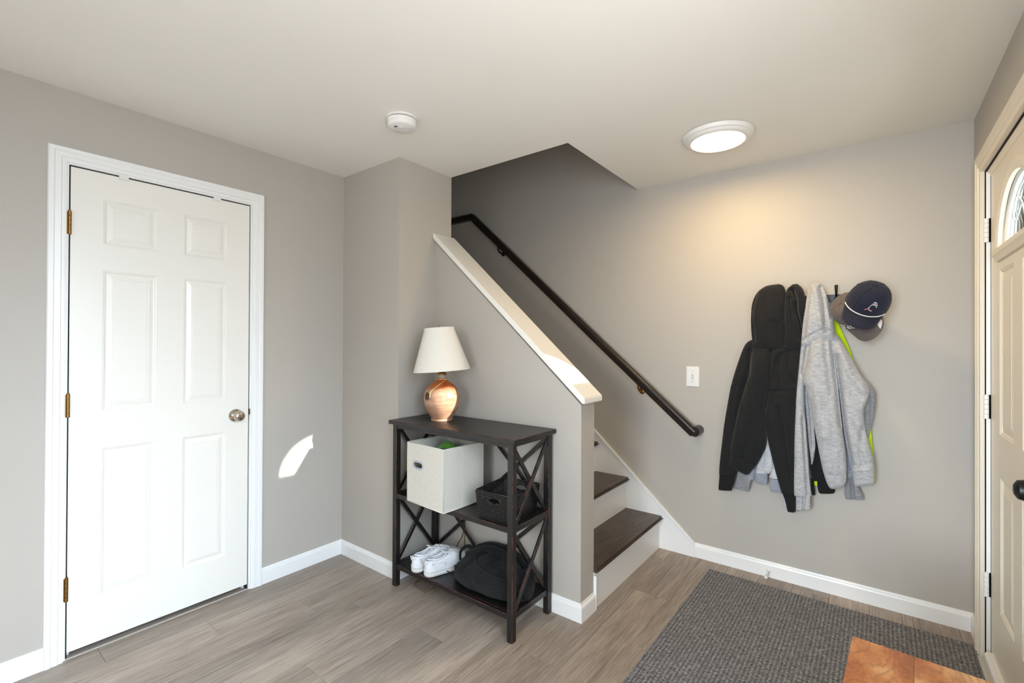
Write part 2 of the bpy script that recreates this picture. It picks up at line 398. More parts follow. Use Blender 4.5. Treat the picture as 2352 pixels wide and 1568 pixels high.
S(boxes('wall_front', [(XL-0.12, FX0, YF-0.12, YF, 0, H), (FX1, X3+0.13, YF-0.12, YF, 0, H), (FX0, FX1, YF-0.12, YF, 0, FZ0), (FX0, FX1, YF-0.12, YF, FZ1, H)], 'wall'))
S(boxes('ceiling', [(XL-0.12, X3+0.13, YF-0.12, T-0.0005, H, H+0.12), (XO, X3+0.13, T-0.0005, Y3+0.01, H, H+0.12)], 'ceiling'))
S(boxes('wall_stairwell', [(XO, XO+0.1, T, Y3, H+0.001, ZU), (-3.25, -3.2, T-0.12, Y3+0.12, 0, ZU)], 'wall'))
S(boxes('ceiling_upper', [(-3.25, XO+0.1, T-0.12, Y3+0.12, ZU, ZU+0.06)], 'ceiling'))

# the windows behind the camera
def win(name, axis, a0, a1, z0, z1, pos):
    root = S(empty(name))
    def bb(u0, u1, w0, w1, d0, d1): return (d0, d1, u0, u1, w0, w1) if axis == 'x' else (u0, u1, d0, d1, w0, w1)
    f = 0.05
    for u0, u1, w0, w1 in ((a0, a0+f, z0, z1), (a1-f, a1, z0, z1), (a0, a1, z0, z0+f), (a0, a1, z1-f, z1), ((a0+a1)/2-0.02, (a0+a1)/2+0.02, z0, z1)):
        box('frame', bb(u0, u1, w0, w1, pos, pos+0.04 if axis == 'x' else pos+0.04), 'trim', root)
    return root
win('window_1', 'x', WY0, WY1, WZ0, WZ1, X3+0.07)
win('window_2', 'y', FX0, FX1, FZ0, FZ1, YF-0.10)

# ------------------------------------------------------------------ door builder pieces
def raised_panel(name, rect, xf, nx, mat, parent, cove=0.05):
    """moulded raised panel; rect=(y0,y1,z0,z1) on plane x=xf facing nx"""
    y0, y1, z0, z1 = rect; bm = bmesh.new(); rings = []
    for ins, d in ((0, 0), (0.002, -0.0025), (0.006, -0.003), (0.010, -0.0075), (0.014, -0.008), (cove-0.004, -0.0025), (cove, -0.0028), (cove+0.002, -0.0015)):
        rings.append([bm.verts.new((xf+nx*d, y, z)) for y, z in ((y0+ins, z0+ins), (y1-ins, z0+ins), (y1-ins, z1-ins), (y0+ins, z1-ins))])
    for a, b in zip(rings, rings[1:]):
        for k in range(4): bm.faces.new((a[k], a[(k+1) % 4], b[(k+1) % 4], b[k]))
    bm.faces.new(rings[-1])
    back = [bm.verts.new((xf-nx*0.012, v.co.y, v.co.z)) for v in rings[0]]
    for k in range(4): bm.faces.new((rings[0][k], back[k], back[(k+1) % 4], rings[0][(k+1) % 4]))
    bm.faces.new(back[::-1])
    return from_bm(name, bm, mat, parent)
def rectloop(r): return [(r[0], r[2]), (r[1], r[2]), (r[1], r[3]), (r[0], r[3])]
def casing(root, mat, x, nx, yi0, yi1, zi, wd, th, sides=('l', 't', 'r')):
    """three mitred casing boards around an opening (inner edges yi0, yi1, zi)"""
    prof = [(0, 0), (0, th*0.55), (wd*0.12, th*0.62), (wd*0.25, th*0.62), (wd*0.3, th*0.85), (wd*0.62, th*0.8), (wd*0.68, th), (wd*0.94, th), (wd, th*0.7), (wd, 0)]
    path = [(yi0, 0.0), (yi0, zi), (yi1, zi), (yi1, 0.0)]
    for (A, B) in sweep_segments(path, prof, 1):
        bm = bmesh.new(); a = [bm.verts.new((x+nx*h, p.x, p.y)) for p, h in A]; b = [bm.verts.new((x+nx*h, p.x, p.y)) for p, h in B]; n = len(a)
        for k in range(n): bm.faces.new((a[k], a[(k+1) % n], b[(k+1) % n], b[k]))
        bm.faces.new(a); bm.faces.new(b[::-1]); from_bm('casing', bm, mat, root)

# ------------------------------------------------------------------ door_1: six-panel door in the left wall
d1 = S(empty('door_1', (0, 0, 0)))
xf = XL-0.004
pn = [(-1.4285, -1.235, 1.726, 1.922), (-1.1295, -0.94, 1.726, 1.922), (-1.4285, -1.235, 1.0105, 1.6155), (-1.1295, -0.94, 1.0105, 1.6155), (-1.4285, -1.235, 0.2155, 0.85), (-1.1295, -0.94, 0.2155, 0.85)]
prism('slab', rectloop((DY0+0.0015, DY1-0.001, 0.027, DZT-0.002)), xf, xf-0.035, 'door', d1, 'yz', holes=[rectloop(r) for r in pn])
for r in pn: raised_panel('panel', r, xf, 1, 'door', d1, 0.036)
casing(d1, 'trim', XL, 1, DY0-0.012, DY1+0.012, DZT+0.012, 0.057, 0.016)
boxes('jamb', [(XL-0.12, XL+0.001, DY0-0.02, DY0-0.004, 0, DZT+0.004), (XL-0.12, XL+0.001, DY1+0.004, DY1+0.02, 0, DZT+0.004), (XL-0.12, XL+0.001, DY0-0.02, DY1+0.02, DZT+0.004, DZT+0.02),
    (XL-0.075, XL-0.041, DY0+0.003, DY0+0.014, 0, DZT-0.006), (XL-0.075, XL-0.041, DY1-0.014, DY1-0.002, 0, DZT-0.006), (XL-0.075, XL-0.041, DY0+0.003, DY1-0.002, DZT-0.016, DZT-0.006)], 'trim', d1)
boxes('gap_shade', [(XL-0.039, XL-0.012, DY0-0.0042, DY0+0.003, 0, DZT+0.004), (XL-0.039, XL-0.012, DY1-0.002, DY1+0.0042, 0, DZT+0.004), (XL-0.039, XL-0.012, DY0, DY1, DZT-0.001, DZT+0.0042)], 'dark', d1)  # dark strips that paint shade into the gaps around the slab
for zc in (1.798, 1.044, 0.289):
    hg = box('hinge', (XL-0.004, XL+0.0015, DY0-0.011, DY0+0.004, zc-0.046, zc+0.046), 'brass', d1)
    for q in range(5):
        z0 = zc-0.048+q*0.0192
        lathe('knuckle', [(0, z0+0.0004), (0.0062, z0+0.0006), (0.0062, z0+0.0186), (0, z0+0.0188)], 'brass', hg, 12, (XL+0.004, DY0-0.002, 0))
    lathe('pin', [(0, zc+0.048), (0.0045, zc+0.048), (0.0045, zc+0.053), (0, zc+0.055)], 'brass', hg, 12, (XL+0.004, DY0-0.002, 0))
kn = lathe('knob', [(0, 0.0), (0.033, 0.0), (0.033, 0.004), (0.030, 0.009), (0.017, 0.016), (0.012, 0.022), (0.013, 0.028), (0.020, 0.034), (0.0255, 0.042), (0.0265, 0.050), (0.0245, 0.058), (0.019, 0.063), (0.010, 0.0645), (0, 0.0648)], 'nickel', d1, 48, (xf, -0.8955, 0.929), 'X')
lathe('thumb_turn', [(0, 0.0648), (0.007, 0.0650), (0.007, 0.0665), (0.0035, 0.0672), (0, 0.0672)], 'nickel', kn, 24, (xf, -0.8955, 0.929), 'X')
box('latch', (XL-0.004, XL+0.002, DY1+0.001, DY1+0.008, 0.925, 0.956), 'brass', d1, 0.001)
for yc in (-1.3615, -0.989): box('door_clip', (XL-0.0045, XL+0.002, yc-0.017, yc+0.017, DZT-0.012, DZT+0.008), 'plastic', d1, 0.0012)
box('threshold', (XL-0.010, XL+0.001, DY0-0.004, DY1+0.004, -0.001, 0.0030), 'metalstrip', d1, 0.0015)

# ------------------------------------------------------------------ door_2: entry door with fanlight in the right wall
d2 = S(empty('door_2'))
ex = X3+0.020
yc, fz = 0.345, 1.665
def arch(hw, hh, z0, n=28): return [(yc-hw, z0), (yc+hw, z0)]+[(yc+hw*math.cos(math.pi*i/n), z0+hh*math.sin(math.pi*i/n)) for i in range(1, n)]
fan_o = [(yc-0.262, fz+0.02), (yc+0.262, fz+0.02)]+[(yc+0.262*math.cos(math.pi*i/28), fz+0.02+0.06*0+0.235*math.sin(math.pi*i/28)) for i in range(0, 29)][1:-1]
ep = [(0.406, 0.630, 0.966, 1.600), (0.062, 0.286, 0.966, 1.600), (0.400, 0.618, 0.280, 0.800), (0.074, 0.292, 0.280, 0.800)]
prism('slab', rectloop((EY0, EY1-0.004, 0.018, EZT-0.006)), ex, ex+0.044, 'entry', d2, 'yz', holes=[rectloop(r) for r in ep]+[fan_o])
for r in ep: raised_panel('panel', r, ex, -1, 'entry', d2, 0.045)
def arch_ring(name, hw0, hh0, hw1, hh1, z0, xa, xb, mat, parent, lip=0.0):
    bm = bmesh.new(); n = 32; R = []
    for i in range(n+1):
        c, s_ = math.cos(math.pi*i/n), math.sin(math.pi*i/n)
        R.append([bm.verts.new(p) for p in ((xb, yc+hw0*c, z0+hh0*s_), (xa+0.004, yc+hw0*c, z0+hh0*s_), (xa, yc+(hw0*0.7+hw1*0.3)*c, z0+(hh0*0.7+hh1*0.3)*s_), (xa, yc+(hw0*0.35+hw1*0.65)*c, z0+(hh0*0.35+hh1*0.65)*s_), (xa+0.006, yc+hw1*c, z0+hh1*s_), (xb, yc+hw1*c, z0+hh1*s_))])
    for a, b in zip(R, R[1:]):
        for k in range(6): bm.faces.new((a[k], a[(k+1) % 6], b[(k+1) % 6], b[k]))
    bm.faces.new(R[0]); bm.faces.new(R[-1][::-1]); o = from_bm(name, bm, mat, parent, True); return smooth_angle(o, 40)
arch_ring('fan_frame', 0.300, 0.272, 0.258, 0.231, fz+0.006, ex-0.016, ex+0.002, 'entry', d2)
prism('fan_sill', [(ex+0.001, fz-0.030), (ex-0.008, fz-0.030), (ex-0.014, fz-0.016), (ex-0.020, fz-0.006), (ex-0.020, fz+0.010), (ex-0.006, fz+0.022), (ex+0.001, fz+0.022)], yc-0.302, yc+0.302, 'entry', d2, 'xz')
arch_ring('glazing_bead', 0.262, 0.236, 0.236, 0.212, fz+0.020, ex+0.006, ex+0.020, 'trim', d2)
prism('glass', [(y, z) for y, z in fan_o], ex+0.020, ex+0.024, 'glass', d2, 'yz')
def came(pts): tube('came', [(ex+0.018, y, z) for y, z in pts], 0.0022, 'came_metal', d2, 6)
came([(yc, fz+0.02), (yc, fz+0.075), (yc+0.05, fz+0.14), (yc+0.13, fz+0.19)]); came([(yc, fz+0.075), (yc-0.05, fz+0.14), (yc-0.13, fz+0.19)])
came([(yc+0.14, fz+0.02), (yc+0.14, fz+0.085), (yc+0.205, fz+0.15)]); came([(yc-0.14, fz+0.02), (yc-0.14, fz+0.085), (yc-0.205, fz+0.15)])
came([(yc+0.14, fz+0.085), (yc+0.05, fz+0.14)]); came([(yc-0.14, fz+0.085), (yc-0.05, fz+0.14)])
came([(yc+0.215*math.cos(math.pi*i/20), fz+0.02+0.192*math.sin(math.pi*i/20)) for i in range(21)])
casing(d2, 'entry', X3, -1, EY0-0.012, EY1+0.006, EZT+0.006, 0.070, 0.020)
boxes('jamb_strip', [(X3+0.0060, ex-0.0012, EY1-0.0040, EY1+0.0042, 0.016, EZT-0.004)], 'trim', d2)
boxes('jamb', [(X3-0.001, X3+0.13, EY1+0.004, EY1+0.02, 0, EZT+0.02), (X3-0.001, X3+0.13, EY0-0.02, EY0-0.004, 0, EZT+0.02), (X3-0.001, X3+0.13, EY0-0.02, EY1+0.02, EZT+0.004, EZT+0.02)], 'entry', d2)
boxes('weatherstrip_and_gap_shade', [(X3+0.0025, X3+0.0060, EY1-0.0010, EY1+0.0042, 0.016, EZT+0.0035), (ex-0.0012, ex+0.0006, EY1-0.0052, EY1-0.0030, 0.016, EZT-0.01), (X3+0.0035, X3+0.010, EY0, EY1, EZT+0.0005, EZT+0.0042), (ex+0.030, ex+0.05, EY1-0.003, EY1+0.006, 0.02, EZT), (ex+0.03, ex+0.05, EY0, EY1, EZT-0.005, EZT+0.005)], 'dark', d2)  # rear strips are weatherstrip; front ones paint shade into the gap beside the casing
prism('head_stop', [(X3+0.009, EZT+0.001), (ex-0.002, EZT-0.022), (ex+0.012, EZT-0.022), (X3+0.03, EZT+0.001)], EY0, EY1, 'entry', d2, 'xz')
for zc in (1.7885, 1.055, 0.318):
    hg = boxes('hinge', [(X3+0.004, ex+0.001, EY1-0.004, EY1+0.003, zc-0.05, zc+0.05)], 'trim', d2)
    for q in range(5):
        z0 = zc-0.05+q*0.02
        lathe('knuckle', [(0, z0+0.0005), (0.0085, z0+0.0005), (0.0085, z0+0.0195), (0, z0+0.0195)], 'trim', hg, 14, (X3+0.006, EY1-0.004, 0))
lathe('knob', [(0, 0), (0.034, 0), (0.034, 0.005), (0.018, 0.012), (0.013, 0.02), (0.014, 0.03), (0.025, 0.042), (0.029, 0.055), (0.026, 0.068), (0.015, 0.075), (0, 0.076)], 'blackmetal', d2, 32, (ex, -0.045, 0.905), '-X')
prism('door_sweep', [(ex-0.018, 0.012), (ex-0.024, 0.020), (ex-0.024, 0.042), (ex-0.016, 0.052), (ex+0.0005, 0.052), (ex+0.0005, 0.012)], EY0+0.01, EY1-0.03, 'trim', d2, 'xz')
box('threshold', (X3-0.02, X3+0.12, EY0-0.004, EY1+0.004, 0.0, 0.014), 'metalstrip', d2, 0.003)

# ------------------------------------------------------------------ baseboards
baseboard(['baseboard_left'], [(XL, YF), (XL, DY0-0.069)], -1)
baseboard(['baseboard_left', 'baseboard_column', 'baseboard_column', 'baseboard_knee', 'baseboard_knee'], [(XL, DY1+0.069), (XL, Y1), (0, Y1), (0, 0), (X2, 0), (X2, T)], -1)
baseboard(['baseboard_back', 'baseboard_right'], [(1.2197, Y3), (X3, Y3), (X3, EY1+0.076)], -1)
baseboard(['baseboard_right'], [(X3, EY0-0.082), (X3, YF)], -1)

# knee-wall cap
sl = (1.9641-1.056)/(1.0258-0.0074)
cap = S(empty('trim_1'))
zt = lambda x: 1.056+sl*(1.0258-x)
pc = [(0.0005, zt(0.0005)), (1.027, zt(1.027)), (1.027, zt(1.027)-0.0265), (1.020, zt(1.020)-0.034), (0.0005, zt(0.0005)-0.034)]
bm = bmesh.new()
for y0, y1, sh in ((-0.027, 0.1566, 0.0),):
    v0 = [bm.verts.new((x, y0, z)) for x, z in pc]; v1 = [bm.verts.new((x, y1, z)) for x, z in pc]; n = len(pc)
    bm.faces.new(v0); bm.faces.new(v1[::-1])
    for i in range(n): bm.faces.new((v0[i], v0[(i+1) % n], v1[(i+1) % n], v1[i]))
bmesh.ops.bevel(bm, geom=list(bm.edges), offset=0.0035, segments=2, affect='EDGES')
from_bm('cap_board', bm, 'cap', cap)
pm = [(0.0005, zt(0.0005)-0.033), (1.012, zt(1.012)-0.033), (1.008, zt(1.008)-0.046), (0.0005, zt(0.0005)-0.046)]
prism('cap_moulding', pm, -0.012, 0.0005, 'cap', cap, 'xz', 0.002)
prism('cap_moulding', pm, T-0.0005, T+0.012, 'cap', cap, 'xz', 0.002)

# ================================================================== STAIRCASE
st = tag(empty('staircase', (XR, (T+Y3)/2, 0)), 'staircase with dark wooden treads and white risers behind the half wall', 'staircase')
st_c = Vector((XR, (T+Y3)/2, 0))
def stc(o): o.location -= st_c; return o
for i in range(12):
    xr = XR-RUN*i; z0 = RISE*i
    stc(box('riser', (xr-0.016, xr, T+0.001, Y3-0.018, z0-0.0+(0.0 if i == 0 else -0.0), z0+RISE-0.026), 'trim', st))
    bm = bmesh.new(); add_box(bm, xr-RUN-0.0, xr+0.027, T+0.001, Y3-0.018, z0+RISE-0.026, z0+RISE)
    ed = [e for e in bm.edges if all(v.co.x > xr+0.02 for v in e.verts) and abs(e.verts[0].co.y-e.verts[1].co.y) > 0.1]
    bmesh.ops.bevel(bm, geom=ed, offset=0.0115, segments=4, affect='EDGES'); stc(smooth_angle(from_bm('tread', bm, 'tread', st), 50))
zs = lambda x: 0.0918+0.896*(1.2195-x)
stc(prism('skirt_board', [(1.2195, 0.0), (1.2195, 0.088), (-1.9, zs(-1.9)), (-1.9, zs(-1.9)-0.6), (0.6, 0.0)], Y3-0.018, Y3-0.0005, 'trim', st))
stc(prism('skirt_moulding', [(1.2195, 0.073), (1.2195, 0.094), (-1.9, zs(-1.9)+0.006), (-1.9, zs(-1.9)-0.014)], Y3-0.023, Y3-0.0175, 'trim', st, 'xz', 0.0015))
stc(box('bullnose_block', (X2-0.03, X2+0.014, T+0.0002, T+0.010, 0, 0.165), 'trim', st, 0.002))

# handrail
hr = tag(empty('handrail', (1.235, Y3-0.07, 0.785)), 'dark wooden wall handrail sloping up the staircase on metal brackets', 'handrail')
hc = Vector((1.235, Y3-0.07, 0.785)); yr = Y3-0.070
def hrc(o): o.location -= hc; return o
def rail_mesh(pts):
    bm = bmesh.new(); prof = [(0.018, -0.026), (0.021, -0.012), (0.020, -0.004), (0.024, 0.006), (0.022, 0.018), (0.012, 0.026), (-0.012, 0.026), (-0.022, 0.018), (-0.024, 0.006), (-0.020, -0.004), (-0.021, -0.012), (-0.018, -0.026)]
    rings = []; pts = [Vector(p) for p in pts]
    for i, p in enumerate(pts):
        t0 = (pts[i]-pts[i-1]).normalized() if i else (pts[1]-pts[0]).normalized(); t1 = (pts[i+1]-pts[i]).normalized() if i < len(pts)-1 else t0
        t = (t0+t1).normalized(); k = 1/max(0.4, t.dot(t0)); Yv = Vector((0, 1, 0)); N = Yv.cross(t).normalized()
        if N.z < 0: N = -N
        rings.append([bm.verts.new(p+Yv*a+N*b*k) for a, b in prof])
    n = len(prof)
    for a, b in zip(rings, rings[1:]):
        for j in range(n): bm.faces.new((a[j], a[(j+1) % n], b[(j+1) % n], b[j]))
    bm.faces.new(rings[0]); bm.faces.new(rings[-1][::-1]); return bm
hrc(smooth_angle(from_bm('rail', rail_mesh([(1.232, yr, 0.772), (0.6, yr, 1.322), (0.0, yr, 1.853), (-0.575, yr, 2.362), (-0.595, yr, 2.376), (-1.0, yr, 2.376)]), 'rail', hr), 45))
bm = bmesh.new(); add_tube(bm, [(1.238, yr-0.018, 0.783), (1.240, yr+0.02, 0.784), (1.240, Y3-0.002, 0.784)], 0.030, 20); hrc(smooth_angle(from_bm('wall_return', bm, 'rail', hr), 50))
for bx_, bz_, mt in ((0.876, 1.052, 'brass'), (-0.308, 2.095, 'blackmetal')):
    b = hrc(tube('bracket', catmull([(bx_, yr, bz_+0.004), (bx_, yr, bz_-0.022), (bx_, yr+0.014, bz_-0.044), (bx_, yr+0.040, bz_-0.052), (bx_, Y3-0.004, bz_-0.050)], 16), 0.0065, mt, hr, 10))
    lathe('bracket_plate', [(0, 0), (0.021, 0), (0.021, 0.003), (0.012, 0.008), (0, 0.009)], mt, b, 20, (bx_, Y3, bz_-0.052), '-Y')
    box('bracket_saddle', (bx_-0.026, bx_+0.026, yr-0.008, yr+0.008, bz_+0.000, bz_+0.004), mt, b, 0.001, Matrix.Translation((bx_, yr, bz_+0.002)) @ Matrix.Rotation(math.atan(0.885), 4, 'Y') @ Matrix.Translation((-bx_, -yr, -bz_-0.002)))

# ================================================================== CEILING THINGS
cl = tag(empty('ceiling_light', (1.477, 0.50, H)), 'round flush white ceiling light with glowing warm lens', 'light')
lathe('trim_ring', [(0.120, -0.030), (0.124, -0.034), (0.137, -0.034), (0.146, -0.028), (0.150, -0.022), (0.158, -0.019), (0.164, -0.010), (0.165, -0.003), (0.163, -0.0025), (0.150, -0.002), (0.12, -0.002)], 'plastic', cl, 72)
lathe('lens', [(0.1205, -0.029), (0.1205, -0.030), (0.10, -0.0315), (0.0, -0.0325)], 'lens', cl, 64)
sd = tag(empty('smoke_detector', (0.362, -0.555, H)), 'round white smoke detector on the ceiling near the column', 'smoke detector')
lathe('base_plate', [(0, 0), (0.073, -0.0004), (0.0735, -0.006), (0.070, -0.009), (0.0, -0.009)], 'plastic', sd, 56)
lathe('vent_gap', [(0, -0.009), (0.063, -0.009), (0.063, -0.0125), (0, -0.0125)], 'dark', sd, 48)
bd = lathe('cover', [(0, -0.0125), (0.068, -0.0125), (0.0685, -0.015), (0.0655, -0.019), (0.0662, -0.036), (0.064, -0.041), (0.058, -0.045), (0.0, -0.047)], 'plastic', sd, 56)
lathe('test_button', [(0, -0.047), (0.010, -0.0468), (0.011, -0.0485), (0.009, -0.0498), (0, -0.0502)], 'plastic', sd, 24, (0.012, -0.012, 0))
for q in range(3): box('label_mark', (-0.012+q*0.006, -0.009+q*0.006, -0.038, -0.026, -0.0472, -0.0466), 'dark', sd)
for q in range(2): box('label_mark', (-0.0125, 0.0125, -0.0668, -0.0655, -0.0225-q*0.006, -0.0195-q*0.006), 'dark', sd, 0, Matrix.Rotation(-0.9, 4, 'Z') @ Matrix.Scale(0.45, 4, (1, 0, 0)))
box('seam', (-0.05, 0.055, -0.0008, 0.0008, -0.0472, -0.0462), 'grommet', sd, 0, Matrix.Rotation(0.6, 4, 'Z'))

# light switch
sw = tag(empty('light_switch', (1.202, Y3, 1.110)), 'white light switch plate on the wall above the handrail end', 'switch')
bm = bmesh.new(); add_box(bm, -0.038, 0.038, -0.006, 0, -0.0615, 0.0615)
bmesh.ops.bevel(bm, geom=[e for e in bm.edges if all(v.co.y < -0.003 for v in e.verts)], offset=0.003, segments=2, affect='EDGES'); from_bm('plate', bm, 'plastic', sw)
box('toggle', (-0.0045, 0.0045, -0.017, -0.005, -0.012, 0.006), 'plastic', sw, 0.0012, Matrix.Rotation(0.25, 4, 'X'))
box('toggle_slot', (-0.006, 0.006, -0.0064, -0.0058, -0.0125, 0.0125), 'grommet', sw)
for zz in (-0.032, 0.032): lathe('screw', [(0, 0), (0.0032, 0), (0.0028, 0.0012), (0, 0.0015)], 'grommet', sw, 14, (0, -0.006, zz), '-Y')
tube('sticker_outline', [(0.030*math.cos(a)*0.8, -0.0063, 0.045*math.sin(a)) for a in [2*math.pi*i/40 for i in range(40)]], 0.0007, 'plastic', sw, 6, closed=True)
tube('sticker_outline', [(-0.014+0.011*math.cos(a), -0.0063, -0.037+0.010*math.sin(a)) for a in [2*math.pi*i/20 for i in range(20)]], 0.0009, 'plastic', sw, 6, closed=True)

# door stop on the back baseboard
ds = tag(empty('door_stop', (1.6225, Y3-0.013, 0.0366)), 'small white door stop screwed to the baseboard beside the rug', 'door stop')
tube('rod', [(0, 0, 0), (0, -0.03, -0.004), (-0.001, -0.062, -0.009)], 0.004, 'plastic', ds, 12)
lathe('flange', [(0, 0), (0.011, 0), (0.010, 0.003), (0.005, 0.008), (0, 0.008)], 'plastic', ds, 20, (0, 0, 0), '-Y')
lathe('bumper', [(0, 0.060), (0.006, 0.060), (0.0085, 0.064), (0.0085, 0.074), (0.006, 0.077), (0, 0.077)], 'plastic', ds, 20, (-0.001, 0, -0.009), '-Y')

# ================================================================== RUG
rg = tag(empty('rug', (1.88, -0.30, 0)), 'grey ribbed rug lying on the plank floor by the entry door', 'rug')
rx0, rx1, ry0, ry1 = -0.56, 0.553, -1.2, 1.205
bm = bmesh.new(); add_box(bm, rx0+0.028, rx1-0.028, ry0+0.028, ry1-0.028, 0.0005, 0.0075); bmesh.ops.bevel(bm, geom=[e for e in bm.edges if all(v.co.z > 0.004 for v in e.verts)], offset=0.002, segments=2, affect='EDGES'); from_bm('pile', bm, 'rug', rg)
for b in ((rx0, rx0+0.0275, ry0, ry1), (rx1-0.0275, rx1, ry0, ry1), (rx0+0.0275, rx1-0.0275, ry0, ry0+0.0275), (rx0+0.0275, rx1-0.0275, ry1-0.0275, ry1)):
    box('binding', b+(0.0005, 0.0060), 'rug', rg, 0.002)
rg.rotation_euler = (0, 0, -0.012)

# ================================================================== BENCH beside the entry door
bn = tag(empty('wooden_bench', (2.215, -0.80, 0.0075), (0, 0, -0.055)), 'warm swirled-grain wooden bench standing on the rug in the foreground', 'bench')
for i in range(3):
    x0 = -0.207+i*0.1385
    bm = bmesh.new(); add_box(bm, x0+0.0002, x0+0.1383, -0.55, 0.55, 0.405, 0.443)
    bmesh.ops.bevel(bm, geom=[e for e in bm.edges if all(v.co.z > 0.43 for v in e.verts)], offset=0.0015, segments=2, affect='EDGES'); from_bm('board', bm, 'acacia', bn)
for lx in (-0.165, 0.165):
    for ly in (-0.49, 0.49): box('leg', (lx-0.025, lx+0.025, ly-0.025, ly+0.025, 0, 0.405), 'acacia', bn, 0.003)
for lx in (-0.165, 0.165): box('apron', (lx-0.01, lx+0.01, -0.465, 0.465, 0.34, 0.405), 'acacia', bn, 0.002)
for ly in (-0.49, 0.49): box('apron', (-0.14, 0.14, ly-0.01, ly+0.01, 0.34, 0.405), 'acacia', bn, 0.002)

# ================================================================== CONSOLE SHELF
sx0, sx1, sy0, sy1 = 0.027, 0.845, -0.332, -0.016
lw = 0.030; ZT, ZM, ZB = 0.893, 0.498, 0.119
sh = tag(empty('console_shelf', ((sx0+sx1)/2, (sy0+sy1)/2, 0)), 'distressed black console shelf with crossed sides against the half wall', 'shelf')
shc = Vector(((sx0+sx1)/2, (sy0+sy1)/2, 0))
def sp_(o): o.location -= shc; return o
sp_(box('top', (sx0-0.016, sx1+0.018, sy0-0.018, sy1+0.008, ZT-0.021, ZT), 'distress', sh, 0.002))
for lx in (sx0, sx1-lw):
    for ly in (sy0, sy1-lw): sp_(box('leg', (lx, lx+lw, ly, ly+lw, 0.0, ZT-0.021), 'distress', sh, 0.0015))
sp_(box('apron', (sx0+lw, sx1-lw, sy0+0.003, sy0+0.022, ZT-0.044, ZT-0.0212), 'distress', sh, 0.001))
sp_(box('apron', (sx0+lw, sx1-lw, sy1-0.022, sy1-0.003, ZT-0.044, ZT-0.0212), 'distress', sh, 0.001))
for lx in (sx0, sx1-lw): sp_(box('apron', (lx+0.005, lx+lw-0.005, sy0+lw, sy1-lw, ZT-0.040, ZT-0.0212), 'distress', sh, 0.001))
for zz in (ZM, ZB):
    sp_(box('shelf_board', (sx0+lw*0.5, sx1-lw*0.5, sy0+0.022, sy1-0.020, zz-0.014, zz), 'distress', sh))
    sp_(box('shelf_rail', (sx0+lw, sx1-lw, sy0+0.004, sy0+0.022, zz-0.024, zz+0.0005), 'distress', sh, 0.001))
    sp_(box('shelf_rail', (sx0+lw, sx1-lw, sy1-0.022, sy1-0.004, zz-0.024, zz+0.0005), 'distress', sh, 0.001))
    for lx in (sx0, sx1-lw): sp_(box('shelf_rail', (lx+0.004, lx+lw-0.006, sy0+lw, sy1-lw, zz-0.024, zz+0.002), 'distress', sh, 0.001))
def brace(p, q, th, dep, off, nrm):
    p, q = Vector(p), Vector(q); d = (q-p); L = d.length; d.normalize(); n = Vector(nrm); t = n.cross(d)
    mt = Matrix((d, t, n)).transposed().to_4x4(); mt.translation = (p+q)/2+n*off
    sp_(box('brace', (-L/2, L/2, -th/2, th/2, -dep/2, dep/2), 'distress', sh, 0.001, mt))
for lx, sg in ((sx1-lw/2, 1), (sx0+lw/2, -1)):
    for za, zb in ((ZM+0.004, ZT-0.042), (ZB+0.004, ZM-0.026)):
        brace((lx, sy0+lw-0.004, za), (lx, sy1-lw+0.004, zb), 0.020, 0.010, 0.0052*sg, (1, 0, 0))
        brace((lx, sy0+lw-0.004, zb), (lx, sy1-lw+0.004, za), 0.020, 0.010, -0.0052*sg, (1, 0, 0))
xm = (sx0+sx1)/2
for xa, xb in ((sx0+lw-0.004, sx1-lw+0.004),):
    for za, zb in ((ZM+0.004, ZT-0.046), (ZB+0.004, ZM-0.026)):
        for u0, u1 in ((xa, xm), (xm, xb)):
            brace((u0, sy1-0.012, za), (u1, sy1-0.012, zb), 0.020, 0.008, 0.0042, (0, 1, 0))
            brace((u0, sy1-0.012, zb), (u1, sy1-0.012, za), 0.020, 0.008, -0.0042, (0, 1, 0))

# ================================================================== TABLE LAMP
lp = tag(empty('table_lamp', (0.238, -0.172, ZT)), 'stoneware jug lamp with off-white tapered shade on the console shelf', 'lamp')
prof = [(0, 0.0), (0.056, 0.0), (0.0585, 0.003), (0.058, 0.008), (0.056, 0.012), (0.061, 0.020), (0.075, 0.044), (0.088, 0.070), (0.0965, 0.096), (0.0985, 0.118), (0.096, 0.138), (0.088, 0.160), (0.074, 0.180), (0.056, 0.197), (0.040, 0.208), (0.029, 0.217), (0.0255, 0.224), (0.0245, 0.234), (0.026, 0.236), (0.026, 0.245), (0.022, 0.247), (0, 0.247)]
lathe('jug', prof, 'pot', lp, 64)
lathe('collar', [(0, 0.247), (0.024, 0.247), (0.0245, 0.252), (0.018, 0.258), (0.0125, 0.262), (0.0125, 0.29), (0.016, 0.292), (0.016, 0.34), (0, 0.342)], 'brass', lp, 28)
tl = math.radians(4.3)
axis_t = Vector((Fv.x, Fv.y, 0)).normalized()
rt = Matrix.Translation((0, 0, 0.27)) @ Matrix.Rotation(-tl, 4, axis_t) @ Matrix.Translation((0, 0, -0.27))
shd = lathe('shade', [(0.150, 0.268), (0.1525, 0.268), (0.1525, 0.275), (0.1505, 0.279), (0.0815, 0.490), (0.082, 0.496), (0.0815, 0.500), (0.079, 0.500), (0.0785, 0.494), (0.1485, 0.275), (0.150, 0.268)], 'shade', lp, 72)
shd.matrix_local = rt
def sub(o, par): return o
bm = bmesh.new()
for k in range(3):
    a = 2*math.pi*k/3+0.4; add_tube(bm, [(0, 0, 0.478), (0.078*math.cos(a), 0.078*math.sin(a), 0.482)], 0.0016, 6)
add_tube(bm, [(0, 0, 0.342), (0, 0, 0.50)], 0.0025, 8)
